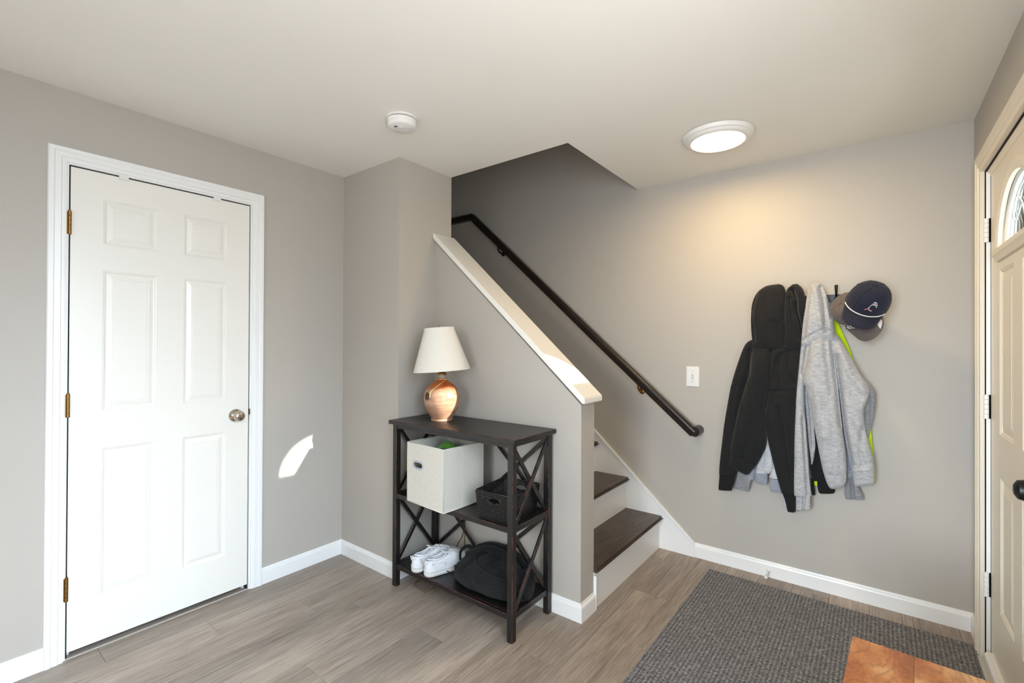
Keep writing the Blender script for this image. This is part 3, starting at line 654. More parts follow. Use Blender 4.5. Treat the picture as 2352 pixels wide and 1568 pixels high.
hp = from_bm('harp', bm, 'brass', lp); hp.matrix_local = rt
fn = lathe('finial', [(0, 0.49), (0.005, 0.49), (0.005, 0.499), (0.003, 0.502), (0.0048, 0.506), (0.0035, 0.511), (0, 0.512)], 'brass', lp, 16); fn.matrix_local = rt
# string and round wooden tag round the neck (faces the room)
ca = math.atan2(-1.78, 1.85)
def pv(ang, r, z): return (r*math.cos(ca+ang), r*math.sin(ca+ang), z)
tube('string', catmull([pv(0.95, 0.030, 0.222), pv(0.5, 0.036, 0.219), pv(0.0, 0.046, 0.207), pv(-0.25, 0.062, 0.195), pv(-0.55, 0.080, 0.174), pv(-0.72, 0.0915, 0.155), pv(-0.70, 0.099, 0.130)], 30), 0.0016, 'string', lp, 6)
tube('string', catmull([pv(-0.1, 0.053, 0.204), pv(-0.35, 0.075, 0.190), pv(-0.62, 0.088, 0.170), pv(-0.80, 0.0925, 0.157), pv(-0.78, 0.0955, 0.150)], 24), 0.0016, 'string', lp, 6)
tube('string', [pv(a, 0.0275, 0.2215+0.001*math.sin(3*a)) for a in [2*math.pi*i/30 for i in range(30)]], 0.0014, 'string', lp, 6, closed=True)
bm = bmesh.new(); c_ = Vector(pv(-0.86, 0.1005, 0.137)); nrm = Vector((math.cos(ca-0.86), math.sin(ca-0.86), 0.12)).normalized(); tx = Vector((0, 0, 1)).cross(nrm).normalized(); ty = nrm.cross(tx)
r0 = [bm.verts.new(c_-nrm*0.0015+tx*0.016*math.cos(a)+ty*0.021*math.sin(a)) for a in [2*math.pi*i/28 for i in range(28)]]; r1 = [bm.verts.new(v.co+nrm*0.003) for v in r0]
bm.faces.new(r0[::-1]); bm.faces.new(r1)
for i in range(28): bm.faces.new((r0[i], r0[(i+1) % 28], r1[(i+1) % 28], r1[i]))
from_bm('tag', bm, 'wood_tag', lp)
o_ = Vector((0.238, -0.172, ZT))
def lo(p): return tuple(Vector(p)-o_)
tube('cord', [lo(p) for p in catmull([(0.205, -0.135, ZT+0.004), (0.170, -0.06, ZT+0.004), (0.15, -0.003, ZT+0.002), (0.15, -0.0035, ZT-0.04), (0.19, -0.0035, 0.6), (0.25, -0.005, 0.35), (0.254, -0.006, 0.20), (0.254, -0.010, 0.095), (0.245, -0.02, 0.010), (0.22, -0.10, 0.004), (0.235, -0.225, 0.004), (0.205, -0.266, 0.004), (0.16, -0.268, 0.004), (0.118, -0.25, 0.004), (0.11, -0.2, 0.004), (0.14, -0.1, 0.004), (0.17, -0.03, 0.004), (0.19, -0.006, 0.06), (0.196, -0.005, 0.15), (0.235, -0.005, 0.21), (0.25, -0.004, 0.30)], 150)], 0.0024, 'cord', lp, 6)

# ================================================================== STORAGE BOX
bxr = tag(empty('storage_bin', (0.342, -0.2445, ZM+0.001), (0, 0, math.radians(-4.0))), 'open off-white canvas storage bin on the middle shelf', 'bin')
hw, hd, hh, th = 0.142, 0.134, 0.303, 0.004
hole = [(-0.052+0.022*math.cos(a)+(0.016 if math.cos(a) > 0 else -0.016), 0.198+0.017*math.sin(a)) for a in [2*math.pi*(i+0.5)/32 for i in range(32)]]
prism('front_panel', [(-hw, 0), (hw, 0), (hw, hh), (hw*0.3, hh-0.002), (-hw*0.3, hh-0.001), (-hw, hh)], -hd, -hd+th, 'canvas', bxr, 'xz', holes=[hole])
prism('back_panel', [(-hw, 0), (hw, 0), (hw, hh), (-hw, hh)], hd-th, hd, 'canvas', bxr, 'xz')
def sidep(x0, x1):
    prism('side_panel', [(-hd+th, 0), (hd-th, 0), (hd-th, hh), (0.0, hh-0.003), (-hd+th, hh)], x0, x1, 'canvas', bxr, 'yz')
sidep(-hw, -hw+th); sidep(hw-th, hw)
prism('base_panel', [(-hw+th, -hd+th), (hw-th, -hd+th), (hw-th, hd-th), (-hw+th, hd-th)], 0.0, 0.004, 'canvas', bxr, 'xy')
bm = bmesh.new()
for yy in (-hd-0.0005,): add_tube(bm, [(-hw, yy, 0.003), (hw, yy, 0.003)], 0.0022, 8)
add_tube(bm, [(hw+0.0005, -hd, 0.003), (hw+0.0005, hd, 0.003)], 0.0022, 8); add_tube(bm, [(hw, -hd, 0.003), (hw, -hd, hh)], 0.0017, 8); add_tube(bm, [(-hw, -hd, 0.003), (-hw, -hd, hh)], 0.0017, 8)
add_tube(bm, [(-hw, -hd, hh), (hw, -hd, hh), (hw, hd, hh), (-hw, hd, hh)], 0.0022, 8, closed=True)
from_bm('piping', bm, 'canvas', bxr, True)
box('stitch_fold', (hw, hw+0.0008, -0.012, -0.0105, 0.01, hh-0.004), 'canvas', bxr)
gr = [( -0.052+0.022*math.cos(a)+(0.016 if math.cos(a) > 0 else -0.016), -hd-0.001, 0.198+0.017*math.sin(a)) for a in [2*math.pi*(i+0.5)/32 for i in range(32)]]
tube('handle_grommet', gr, 0.0048, 'grommet', bxr, 10, 0.6, True, (0, 1, 0))
# green cloth lying in the bin
def lump(name, cx, cy, cz, rx, ry, rz, mat, parent=None, amp=0.15, freq=12, seed=0, nu=36, nv=20):
    bm = bmesh.new(); rings = []
    for j in range(nv+1):
        ph = math.pi*j/nv
        if j in (0, nv): rings.append([bm.verts.new((0, 0, math.cos(ph)))])
        else: rings.append([bm.verts.new((math.sin(ph)*math.cos(2*math.pi*i/nu), math.sin(ph)*math.sin(2*math.pi*i/nu), math.cos(ph))) for i in range(nu)])
    for a, b in zip(rings, rings[1:]):
        for i in range(nu):
            k = (i+1) % nu
            if len(a) == 1: bm.faces.new((a[0], b[i], b[k]))
            elif len(b) == 1: bm.faces.new((a[i], b[0], a[k]))
            else: bm.faces.new((a[i], b[i], b[k], a[k]))
    for v in bm.verts:
        p = Vector((v.co.x*rx, v.co.y*ry, v.co.z*rz)); d = 1+amp*noise.noise(p*freq+Vector((seed, seed*1.7, 0)))
        v.co = Vector((cx, cy, cz))+p*d
    return from_bm(name, bm, mat, parent, True)
gc = empty('cloth_bundle', (0.342, -0.2445, ZM+0.006), (0, 0, math.radians(-4)))
tag(gc, 'rumpled green cloth stuffed inside the canvas bin', 'cloth')
lump('cloth', 0.0, 0.0, 0.162, 0.118, 0.108, 0.132, 'green', gc, 0.22, 14, 3)
lump('dark_fold', 0.070, -0.060, 0.255, 0.055, 0.045, 0.030, 'black_fleece', gc, 0.3, 20, 5)

# ================================================================== BLACK PERFORATED BASKET
bk = tag(empty('basket', (0.712, -0.193, ZM+0.001), (0, 0, math.radians(6.0))), 'black perforated plastic basket on the middle shelf beside the bin', 'basket')
bw0, bd0, bw1, bd1, bh = 0.090, 0.112, 0.103, 0.124, 0.128
def lattice(A, B, C, D, nx, ny, fill, skip=None):
    """perforated panel between corners A(bottom l) B(bottom r) C(top r) D(top l)"""
    bm = bmesh.new(); A, B, C, D = map(Vector, (A, B, C, D)); cache = {}
    def P_(u, v): return (A*(1-u)+B*u)*(1-v)+(D*(1-u)+C*u)*v
    def V(u, v):
        k = (round(u, 5), round(v, 5))
        if k not in cache: cache[k] = bm.verts.new(P_(u, v))
        return cache[k]
    for i in range(nx):
        for j in range(ny):
            u0, u1, v0, v1 = i/nx, (i+1)/nx, j/ny, (j+1)/ny
            if skip and skip((u0+u1)/2, (v0+v1)/2): continue
            o = [V(u0, v0), V(u1, v0), V(u1, v1), V(u0, v1)]
            du, dv = (u1-u0)*(1-fill)/2, (v1-v0)*(1-fill)/2
            h_ = [V(u0+du, v0+dv), V(u1-du, v0+dv), V(u1-du, v1-dv), V(u0+du, v1-dv)]
            for k in range(4): bm.faces.new((o[k], o[(k+1) % 4], h_[(k+1) % 4], h_[k]))
    return bm
def hsk(u, v): return ((u-0.5)/0.17)**2+((v-0.72)/0.10)**2 < 1
c0 = [(-bw0, -bd0, 0.004), (bw0, -bd0, 0.004), (bw0, bd0, 0.004), (-bw0, bd0, 0.004)]; c1 = [(-bw1, -bd1, bh), (bw1, -bd1, bh), (bw1, bd1, bh), (-bw1, bd1, bh)]
for k in range(4):
    n = (k+1) % 4; short = k in (0, 2)
    o = from_bm('wall', lattice(c0[k], c0[n], c1[n], c1[k], 20 if short else 24, 12, 0.52, hsk if short else None), 'blackplastic', bk)
    md = o.modifiers.new('thick', 'SOLIDIFY'); md.thickness = 0.0022; md.offset = 0
    if short:
        A, B, C, D = map(Vector, (c0[k], c0[n], c1[n], c1[k])); pts = []
        for q in range(28):
            u, v = 0.5+0.185*math.cos(2*math.pi*q/28), 0.72+0.115*math.sin(2*math.pi*q/28); pts.append((A*(1-u)+B*u)*(1-v)+(D*(1-u)+C*u)*v)
        tube('handle_rim', pts, 0.0028, 'blackplastic', bk, 8, closed=True)
prism('base', [(-bw0, -bd0), (bw0, -bd0), (bw0, bd0), (-bw0, bd0)], 0.0, 0.004, 'blackplastic', bk, 'xy')
tube('rim', [Vector(p)*1.0 for a, b in zip(c1, c1[1:]+c1[:1]) for p in (Vector(a)*0.96+Vector(b)*0.04+Vector((0, 0, 0)), Vector(a)*0.04+Vector(b)*0.96)], 0.0042, 'blackplastic', bk, 8, closed=True)

# ================================================================== SNEAKERS
def shoe(loc, ang, label, mirror=1):
    root = tag(empty('sneaker', loc, (0, 0, ang)), label, 'shoe', 'pair of white sneakers on the bottom shelf')
    L = 0.286
    def hwid(t):
        w = 0.89*catmull1([0.032, 0.035, 0.036, 0.036, 0.037, 0.041, 0.045, 0.047, 0.046, 0.041, 0.036], t)
        if t < 0.11: w *= math.sqrt(max(0.0, 1-(1-t/0.11)**2.6))
        if t > 0.80: w *= math.sqrt(max(0.0, 1-((t-0.80)/0.20)**2.4))
        return max(w, 0.003)
    def catmull1(a, t):
        q_ = min(len(a)-1.0001, max(0, t*(len(a)-1))); k_ = int(q_); f_ = q_-k_; f_ = f_*f_*(3-2*f_)*0.5+f_*0.5; return a[k_]*(1-f_)+a[k_+1]*f_
    def cen(t): return mirror*0.006*math.sin(math.pi*t*0.9)*(1 if t > 0.3 else t/0.3)
    # sole: two layers
    NS = 40
    outl = [(t, 1) for t in [i/NS for i in range(NS+1)]]
    def outline(grow):
        pts = []
        for i in range(NS+1):
            t = 0.5-0.5*math.cos(math.pi*i/NS); pts.append((cen(t)+hwid(t)+grow, t*L))
        for i in range(NS, -1, -1):
            t = 0.5-0.5*math.cos(math.pi*i/NS); pts.append((cen(t)-hwid(t)-grow, t*L))
        return pts
    bm = bmesh.new(); rings = []
    for grow, z in ((-0.004, 0.0), (0.001, 0.003), (0.003, 0.012), (0.0025, 0.018), (0.0005, 0.0195), (0.003, 0.0215), (0.003, 0.031), (-0.001, 0.036)):
        rings.append([bm.verts.new((x, y+(-(grow+0.004) if y < 0.02 else (grow if y > L-0.02 else 0)), z+0.010*max(0, (y/L-0.72)/0.28)**2+0.007*max(0, 0.45-y/L)*(1 if z > 0.02 else 0))) for x, y in outline(grow)])
    n = len(rings[0])
    for a, b in zip(rings, rings[1:]):
        for i in range(n): bm.faces.new((a[i], a[(i+1) % n], b[(i+1) % n], b[i]))
    bm.faces.new(rings[0][::-1]); bm.faces.new(rings[-1]); smooth_angle(from_bm('sole', bm, 'sole', root), 50)
    # upper
    bm = bmesh.new(); NT_ = 44; rows = []
    def prof_h(t): return catmull1([0.086, 0.083, 0.079, 0.082, 0.096, 0.100, 0.092, 0.080, 0.070, 0.062, 0.046], t)
    for i in range(NT_+1):
        t = 0.004+0.99*(0.5-0.5*math.cos(math.pi*i/NT_)); w = hwid(t)-0.001; h_ = prof_h(t); zb = 0.030+0.010*max(0, (t-0.72)/0.28)**2+0.003*(1-t)
        c = 1.0 if 0.06 < t < 0.40 else max(0.0, 1-abs(t-(0.06 if t <= 0.06 else 0.40))/(0.055 if t <= 0.06 else 0.07))
        ctr = cen(t); row = []; yy = t*L; lean = 0.006*(1-t/0.12) if t < 0.12 else 0
        K = 9
        side = []
        for k in range(K+1):
            f = k/K
            if k <= 5:                         # outer side rising to the collar
                g = k/5; ww = w*(1-0.10*g-0.24*g*g); z = zb+(h_-zb)*(1-(1-g)**1.5)*0.97 if c > 0.5 else zb+(h_-zb)*math.sin(g*0.95*math.pi/2*0.86)
                ww_t = w*math.cos(g*math.pi/2*0.62); ww = ww*c+ww_t*(1-c)
            else:                              # over the top: either closed vamp or down inside
                g = (k-5)/(K-5); xin = w*0.66*(1-0.22*g) if g < 0.99 else 0.0
                zin = h_-0.001-(h_-zb-0.006)*min(1, g*1.15)
                a_ = math.pi/2*0.62+(math.pi/2*0.38)*g
                xcl, zcl = w*math.cos(a_), zb+(h_-zb)*math.sin(min(math.pi/2, 0.817*math.pi/2+0.183*math.pi/2*g))
                ww = xin*c+xcl*(1-c); z = zin*c+zcl*(1-c)
            side.append((ww, z))
        pts = [(ctr+x, z) for x, z in side]+[(ctr-x, z) for x, z in side[::-1][1:]]
        rows.append([bm.verts.new((x, yy-0.004*(1 if t < 0.02 else 0)-lean*((z-0.03)/0.06), z)) for x, z in pts])
    n = len(rows[0])
    for a, b in zip(rows, rows[1:]):
        for i in range(n-1): bm.faces.new((a[i], b[i], b[i+1], a[i+1]))
    bm.faces.new(rows[0]); bm.faces.new(rows[-1][::-1])
    up = from_bm('upper', bm, 'shoe', root, True)
    # collar rim, heel counter, tongue, laces, logo
    col = []
    for i in range(28):
        a = 2*math.pi*i/28; t = 0.235+0.185*math.cos(a); w = hwid(min(0.99, t))*0.68
        col.append((cen(t)+w*math.sin(a), t*L-0.003, prof_h(t)+0.0005))
    tube('collar', col, 0.0048, 'shoe', root, 8, closed=True)
    bm = bmesh.new(); tr = []
    for i in range(13):
        f = i/12; y = L*(0.36+0.13*f); tr.append([bm.verts.new((cen(0.4)+0.022*s_*(1-0.15*f), y-0.012*(1-f), 0.094+0.018*(1-f)-0.006*s_*s_+0.002)) for s_ in (-1, -0.5, 0, 0.5, 1)])
    for a, b in zip(tr, tr[1:]):
        for k in range(4): bm.faces.new((a[k], a[k+1], b[k+1], b[k]))
    tg = from_bm('tongue', bm, 'shoe', root, True); md = tg.modifiers.new('t', 'SOLIDIFY'); md.thickness = 0.006
    for i in range(6):
        t = 0.45+i*0.055; w = hwid(t)*0.52; h_ = prof_h(t)
        tube('lace', catmull([(cen(t)-w, t*L-0.004, h_-0.010), (cen(t)-w*0.5, t*L, h_+0.0015), (cen(t), t*L+0.003*(-1)**i, h_+0.0035), (cen(t)+w*0.5, t*L+0.002, h_+0.0015), (cen(t)+w, t*L+0.004, h_-0.010)], 12), 0.0030, 'rope', root, 6, 0.6)
    # piping lines on the quarter, heel tab and small marks
    for sgn in (-1, 1):
        tube('overlay', [(cen(t)+sgn*(hwid(t)*(0.90)), t*L, 0.055+0.010*math.sin(t*9)) for t in [0.06+0.012*i for i in range(36)]], 0.0022, 'shoe', root, 6)
    tube('heel_tab', [(x, -0.0035-0.004*(1-abs(x)/0.02), 0.066+0.010*abs(x)/0.02) for x in (-0.02, -0.012, 0, 0.012, 0.02)], 0.0045, 'sole', root, 8)
    sx = 1
    def q(y, z): # point on the right-hand quarter
        t = y/L; zb = 0.033; h_ = prof_h(t); g = min(1, max(0, 1-(1-min(1, (z-zb)/((h_-zb)*0.97)))**(1/1.5))); return (cen(t)+(hwid(t)-0.001)*(1-0.10*g-0.24*g*g)+0.0012, y, z)
    tube('logo_mark', [q(0.098+0.005*math.cos(a), 0.070+0.006*math.sin(a)) for a in [2*math.pi*i/16 for i in range(16)]], 0.0010, 'sole', root, 6, closed=True)
    tube('logo_mark', [q(0.098+0.006*math.cos(a), 0.052+0.006*math.sin(a)) for a in [math.pi*(0.15+i/14*1.5) for i in range(15)]], 0.0010, 'grommet', root, 6)
    p = q(0.026, 0.064); box('red_tag', (p[0]-0.0006, p[0]+0.0006, p[1]-0.003, p[1]+0.003, p[2]-0.003, p[2]+0.003), 'red', root)
    tube('heel_mark', [(-0.004+0.004*math.cos(a), -0.0062-0.0015, 0.077+0.004*math.sin(a)) for a in [2*math.pi*i/12 for i in range(12)]], 0.0007, 'blackplastic', root, 5, closed=True)
    return root
shoe((0.196, -0.330, ZB+0.001), math.radians(-13), 'white leather sneaker at the left end of the bottom shelf', -1)
shoe((0.284, -0.322, ZB+0.001), math.radians(-13), 'white leather sneaker standing between its mate and the black backpack', 1)

# ================================================================== BACKPACK
bp_ = tag(empty('backpack', (0.60, -0.175, ZB+0.001)), 'flat black canvas backpack lying on the bottom shelf', 'backpack')
def pack_surface(u, a):
    """u 0..1 along the bag (top end at the left), a 0..2pi round it"""
    x = -0.212+0.436*u
    e = 1-abs(2*u-1)**3.4; e = max(0.0, e)**0.42
    hwid = (0.122+0.012*math.sin(math.pi*u))*e; zt_ = (0.128-0.030*u)*e**0.75
    c, s_ = math.cos(a), math.sin(a)
    yy = hwid*math.copysign(abs(c)**0.72, c); zz = math.copysign(abs(s_)**0.62, s_)
    lean = 0.30*max(0, 1-u*1.0)             # back edge stands higher at the top end
    z = (zz*0.5+0.5)*zt_*(1+lean*(yy/0.12)*0.9)
    y = yy+0.004
    n = noise.noise(Vector((x*16, y*16, z*18)))*0.007+noise.noise(Vector((x*45, y*38, z*40+4)))*0.0026
    f = 0.008*math.exp(-((u-0.28-0.25*(y+0.05))/0.035)**2)*(1 if zz > 0 else 0)
    return Vector((x, y, max(0.0, z+(n-f if zz > -0.2 else 0)+(0 if zz > -0.9 else 0))))+Vector((0, -1, 0))*n*0.6*(1 if c < 0 else -1)
bm = bmesh.new(); rows = []
NU, NA = 70, 56
for i in range(NU+1): rows.append([bm.verts.new(pack_surface(0.004+0.992*i/NU, 2*math.pi*j/NA)) for j in range(NA)])
for a, b in zip(rows, rows[1:]):
    for j in range(NA): bm.faces.new((a[j], a[(j+1) % NA], b[(j+1) % NA], b[j]))
bm.faces.new(rows[0]); bm.faces.new(rows[-1][::-1]); from_bm('body', bm, 'bag', bp_, True)
def on(u, a, out=0.004):
    p = pack_surface(u, a); q = pack_surface(min(0.99, u+0.02), a)-pack_surface(max(0.01, u-0.02), a); r = pack_surface(u, a+0.05)-pack_surface(u, a-0.05); n = q.cross(r).normalized()
    if n.dot(p-Vector((p.x, 0, 0.05))) < 0: n = -n
    return p+n*out
def ring(u0, u1, a0, a1, n=40): return [on(u0+(u1-u0)*i/n, a0+(a1-a0)*i/n) for i in range(n+1)]
pi = math.pi
tube('piping', [on(0.03+0.94*i/60, pi+0.35, 0.001) for i in range(61)], 0.0032, 'black_cloth_trim', bp_, 6)
tube('zipper', [on(0.03+0.94*i/60, pi+0.95, 0.001) for i in range(61)], 0.0026, 'black_cloth_trim', bp_, 6)
tube('piping', [on(0.02+0.95*i/60, pi-0.55+0.25*math.sin(i/60*pi), 0.002) for i in range(61)], 0.0045, 'bag', bp_, 8)
tube('piping', catmull([on(0.10, 0.9), on(0.16, 1.3), on(0.30, 1.75), on(0.5, 2.1), on(0.72, 2.2), on(0.9, 2.2)], 50), 0.006, 'bag', bp_, 8)
tube('shoulder_strap', catmull([on(0.10, 1.6, 0.006), on(0.25, 1.35, 0.014), on(0.42, 1.25, 0.018), on(0.60, 1.3, 0.014), on(0.80, 1.5, 0.006)], 40), 0.028, 'bag', bp_, 12, 0.28)
tube('shoulder_strap', catmull([on(0.10, 0.8, 0.006), on(0.22, 0.62, 0.016), on(0.40, 0.50, 0.020), on(0.60, 0.6, 0.012), on(0.82, 0.9, 0.004)], 40), 0.026, 'bag', bp_, 12, 0.28)
tube('handle', catmull([(-0.188, -0.03, 0.078), (-0.200, -0.015, 0.112), (-0.194, 0.01, 0.130), (-0.182, 0.038, 0.126), (-0.168, 0.052, 0.092)], 26), 0.010, 'black_cloth_trim', bp_, 8, 0.22, up=(1, 0, 0))
tube('strap_loop', [(0.165+0.016*math.cos(a), 0.07+0.004*math.sin(2*a), 0.106+0.020*math.sin(a)) for a in [2*pi*i/24 for i in range(24)]], 0.0034, 'black_cloth_trim', bp_, 6, closed=True)
tube('loose_strap', catmull([(0.175, -0.09, 0.075), (0.205, -0.06, 0.055), (0.219, -0.03, 0.030), (0.222, 0.0, 0.004), (0.214, 0.04, 0.003)], 24), 0.010, 'black_cloth_trim', bp_, 8, 0.2)
box('zipper_pull', (-0.229, -0.212, -0.088, -0.083, 0.030, 0.034), 'black_cloth_trim', bp_, 0.001)
box('zipper_pull', (0.048, 0.062, -0.128, -0.126, 0.050, 0.0525), 'nickel', bp_, 0.0006)

# ================================================================== COAT RACK AND CLOTHES
rk = tag(empty('coat_rack', (1.86, Y3, 1.555)), 'black metal wall rack with ball-ended hooks behind the clothes', 'coat rack')
box('rail', (-0.27, 0.27, -0.012, 0, -0.019, 0.019), 'blackmetal', rk, 0.0015)
for hx in (-0.19, -0.095, 0.0, 0.078, 0.172):
    h_ = tube('hook', catmull([(hx, -0.012, -0.006), (hx, -0.030, 0.000), (hx, -0.052, 0.016), (hx, -0.060, 0.040), (hx, -0.062, 0.064)], 16), [0.006, 0.006, 0.0055, 0.0055, 0.005, 0.005, 0.005, 0.005, 0.005, 0.0055, 0.0055, 0.006, 0.0065, 0.007, 0.0075, 0.008, 0.006], 'blackmetal', rk, 10)
    lathe('ball', [(0, -0.0105), (0.0055, -0.009), (0.0095, -0.0045), (0.0105, 0), (0.0095, 0.0045), (0.0055, 0.009), (0, 0.0105)], 'blackmetal', h_, 18, (hx, -0.036, -0.004))
    tube('lower_hook', catmull([(hx, -0.012, -0.012), (hx, -0.024, -0.030), (hx, -0.042, -0.036), (hx, -0.052, -0.022)], 12), 0.005, 'blackmetal', h_, 8)

def gp(u, v):      # garment drawing units -> metres in the plane of the clothes
    x = 1.29847006+8.95825364e-4*u+2.19302963e-6*v-1.68459348e-9*u*v-1.31717658e-7*u*u
    z = 1.74612766-5.66609016e-5*u-9.50978584e-4*v+1.5372992e-7*u*v-9.20894355e-9*u*u
    return x, z
def seg_dist(px, pz, poly):
    best = 9
    for (ax, az), (bx, bz) in zip(poly, poly[1:]):
        dx, dz = bx-ax, bz-az; t = max(0, min(1, ((px-ax)*dx+(pz-az)*dz)/(dx*dx+dz*dz+1e-12)))
        best = min(best, math.hypot(px-ax-t*dx, pz-az-t*dz))
    return best
def drape(name, st, mat, parent, folds=(), ns=56, nr=48, wr=0.0055, seed=0.0, flat=0.62, back=0.5, org=None):
    """cloth tube. stations: (ul,vl,ur,vr,depth,y). folds: (polyline in drawing units, depth, width)"""
    fl = [([gp(*p) for p in poly], d*1.35, w_) for poly, d, w_ in folds]; nr = nr*2; ns = int(ns*1.4)
    S_ = []
    for ul, vl, ur, vr, d, y in st:
        a, b = gp(ul, vl), gp(ur, vr); S_.append((a[0], a[1], b[0], b[1], d, y))
    S_ = catmull(S_, ns); bm = bmesh.new(); rings = []
    for i, (ax, az, bx, bz, d, y) in enumerate(S_):
        r = []
        for k in range(nr):
            th_ = 2*math.pi*k/nr; c, s_ = math.cos(th_), math.sin(th_)
            f = 0.5-0.5*math.copysign(abs(c)**0.85, c)
            x, z = ax+(bx-ax)*f, az+(bz-az)*f
            dd = -d*abs(s_)**flat if s_ > 0 else d*back*abs(s_)**0.8
            yy = y+dd
            if s_ > -0.15:
                nz = noise.noise(Vector((x*26+seed, z*7, seed)))*wr+noise.noise(Vector((x*60, z*22+seed, seed)))*wr*0.45
                yy += nz*min(1, abs(s_)*2)
                for poly, fd, fw in fl:
                    q = seg_dist(x, z, poly)
                    if q < fw*3: yy += fd*math.exp(-(q/fw)**2)*min(1, abs(s_)*2.5)
            r.append(bm.verts.new((x-org[0], yy-org[1], z-org[2])))
        rings.append(r)
    for a, b in zip(rings, rings[1:]):
        for k in range(nr): bm.faces.new((a[k], a[(k+1) % nr], b[(k+1) % nr], b[k]))
    for R_, rev in ((rings[0], True), (rings[-1], False)):
        cv = bm.verts.new(sum((v.co for v in R_), Vector())/nr)
        for k in range(nr): bm.faces.new((R_[k], R_[(k+1) % nr], cv))
    return from_bm(name, bm, mat, parent, True)
def garment(name, uv, label, cat='hoodie', y=0.98):
    x, z = gp(*uv); o = tag(empty(name, (x, y, z)), label, cat, None); return o, (x, y, z)

# -- neon shirt at the very back
g, og = garment('shirt', (760, 340), 'neon yellow knit shirt hanging hidden behind the heather grey hoodie', 'shirt', 1.005)
drape('body', [(690, 250, 800, 250, .008, 1.012), (720, 330, 830, 345, .012, 1.010), (715, 430, 872, 440, .016, 1.006), (705, 520, 905, 520, .018, 1.004), (690, 720, 960, 720, .018, 1.004), (675, 950, 1022, 950, .018, 1.004), (665, 1150, 1043, 1150, .016, 1.006), (664, 1270, 1055, 1260, .014, 1.008), (668, 1348, 1056, 1338, .010, 1.010)], 'neon', g, [([(760, 500), (740, 1300)], .008, .02), ([(900, 700), (930, 1300)], .008, .02)], org=og)
# -- back garments, right half
g, og = garment('sweatshirt', (730, 500), 'black sweatshirt showing its hem between the heather grey sleeves', 'sweatshirt', 0.985)
drape('body', [(650, 380, 780, 380, .014, .990), (640, 600, 820, 600, .020, .985), (636, 850, 830, 850, .020, .985), (640, 1100, 815, 1100, .020, .985), (648, 1240, 812, 1240, .018, .985)], 'black_fleece', g, [([(700, 800), (690, 1240)], .010, .012)], org=og)
drape('hem', [(650, 1235, 810, 1235, .018, .984), (655, 1280, 800, 1280, .018, .984), (664, 1312, 790, 1312, .014, .984)], 'black_rib', g, [], 14, org=og)
drape('cuff', [(690, 1290, 795, 1290, .014, .994), (692, 1350, 800, 1350, .015, .994), (700, 1385, 800, 1385, .014, .994), (715, 1396, 792, 1394, .008, .994)], 'black_rib', g, [], 16, org=og)
drape('cuff', [(650, 1300, 668, 1300, .010, .994), (655, 1380, 678, 1385, .010, .994), (660, 1404, 680, 1402, .008, .994)], 'black_rib', g, [], 12, org=og)
g, og = garment('sweatshirt', (900, 900), 'cool grey sweatshirt with flared cuff hanging below the heather grey hoodie', 'sweatshirt', 0.99)
drape('sleeve', [(800, 500, 880, 500, .012, .996), (820, 800, 960, 800, .018, .990), (845, 1050, 950, 1050, .018, .990), (862, 1200, 945, 1200, .018, .990), (866, 1290, 940, 1290, .016, .990)], 'heather_blue', g, [], org=og)
drape('cuff', [(866, 1288, 938, 1288, .018, .988), (862, 1350, 950, 1345, .018, .988), (862, 1400, 972, 1395, .018, .988), (868, 1428, 988, 1434, .012, .988)], 'heather_dk', g, [([(905, 1300), (915, 1430)], .014, .008)], 20, org=og)
# -- back garments, left half
g, og = garment('sweatshirt', (300, 600), 'mid grey sweatshirt whose wide cuff hangs beside the black hoodie sleeve', 'sweatshirt', 0.99)
drape('body', [(330, 200, 450, 200, .012, 1.0), (300, 400, 520, 400, .018, .992), (260, 700, 530, 700, .020, .99), (220, 1000, 500, 1000, .020, .99), (225, 1180, 480, 1180, .018, .99), (235, 1290, 300, 1296, .014, .99)], 'heather_dk', g, [], org=og)
drape('cuff', [(205, 1180, 300, 1200, .018, .984), (196, 1260, 290, 1285, .018, .984), (185, 1320, 276, 1340, .016, .984), (172, 1358, 264, 1382, .010, .984)], 'heather_dk', g, [], 22, org=og)
drape('hem', [(245, 1200, 310, 1200, .014, .978), (248, 1270, 308, 1270, .014, .978), (252, 1302, 300, 1304, .010, .978)], 'heather_blue', g, [], 14, org=og)
g, og = garment('hoodie', (430, 700), 'pale grey hoodie whose cuffs peek out below the black hoodie', 'hoodie', 0.975)
drape('body', [(400, 300, 560, 300, .012, .992), (380, 600, 560, 600, .018, .985), (350, 900, 550, 900, .020, .980), (330, 1080, 520, 1080, .020, .978), (330, 1180, 500, 1180, .016, .978)], 'heather_lt', g, [], org=og)
drape('sleeve', [(345, 1040, 405, 1040, .018, .965), (332, 1160, 400, 1160, .020, .965), (315, 1240, 392, 1240, .020, .965), (312, 1262, 390, 1262, .018, .965)], 'heather_lt', g, [], 22, org=og)
drape('cuff', [(312, 1258, 388, 1258, .018, .964), (309, 1300, 388, 1303, .018, .964), (312, 1322, 384, 1332, .010, .964)], 'heather_blue', g, [], 14, org=og)
drape('sleeve', [(388, 1000, 420, 1000, .016, .950), (378, 1090, 424, 1090, .018, .950), (372, 1170, 424, 1185, .018, .950)], 'heather_lt', g, [([(385, 1050), (400, 1160)], .006, .006)], 18, org=og)
drape('cuff', [(372, 1166, 424, 1182, .018, .949), (362, 1205, 424, 1225, .018, .949), (352, 1234, 400, 1260, .010, .949)], 'heather_lt', g, [], 14, org=og)
drape('sleeve', [(420, 1020, 448, 1020, .016, .962), (418, 1120, 470, 1120, .020, .962), (412, 1230, 480, 1230, .022, .962), (398, 1285, 478, 1295, .022, .962)], 'heather_lt', g, [], 22, org=og)
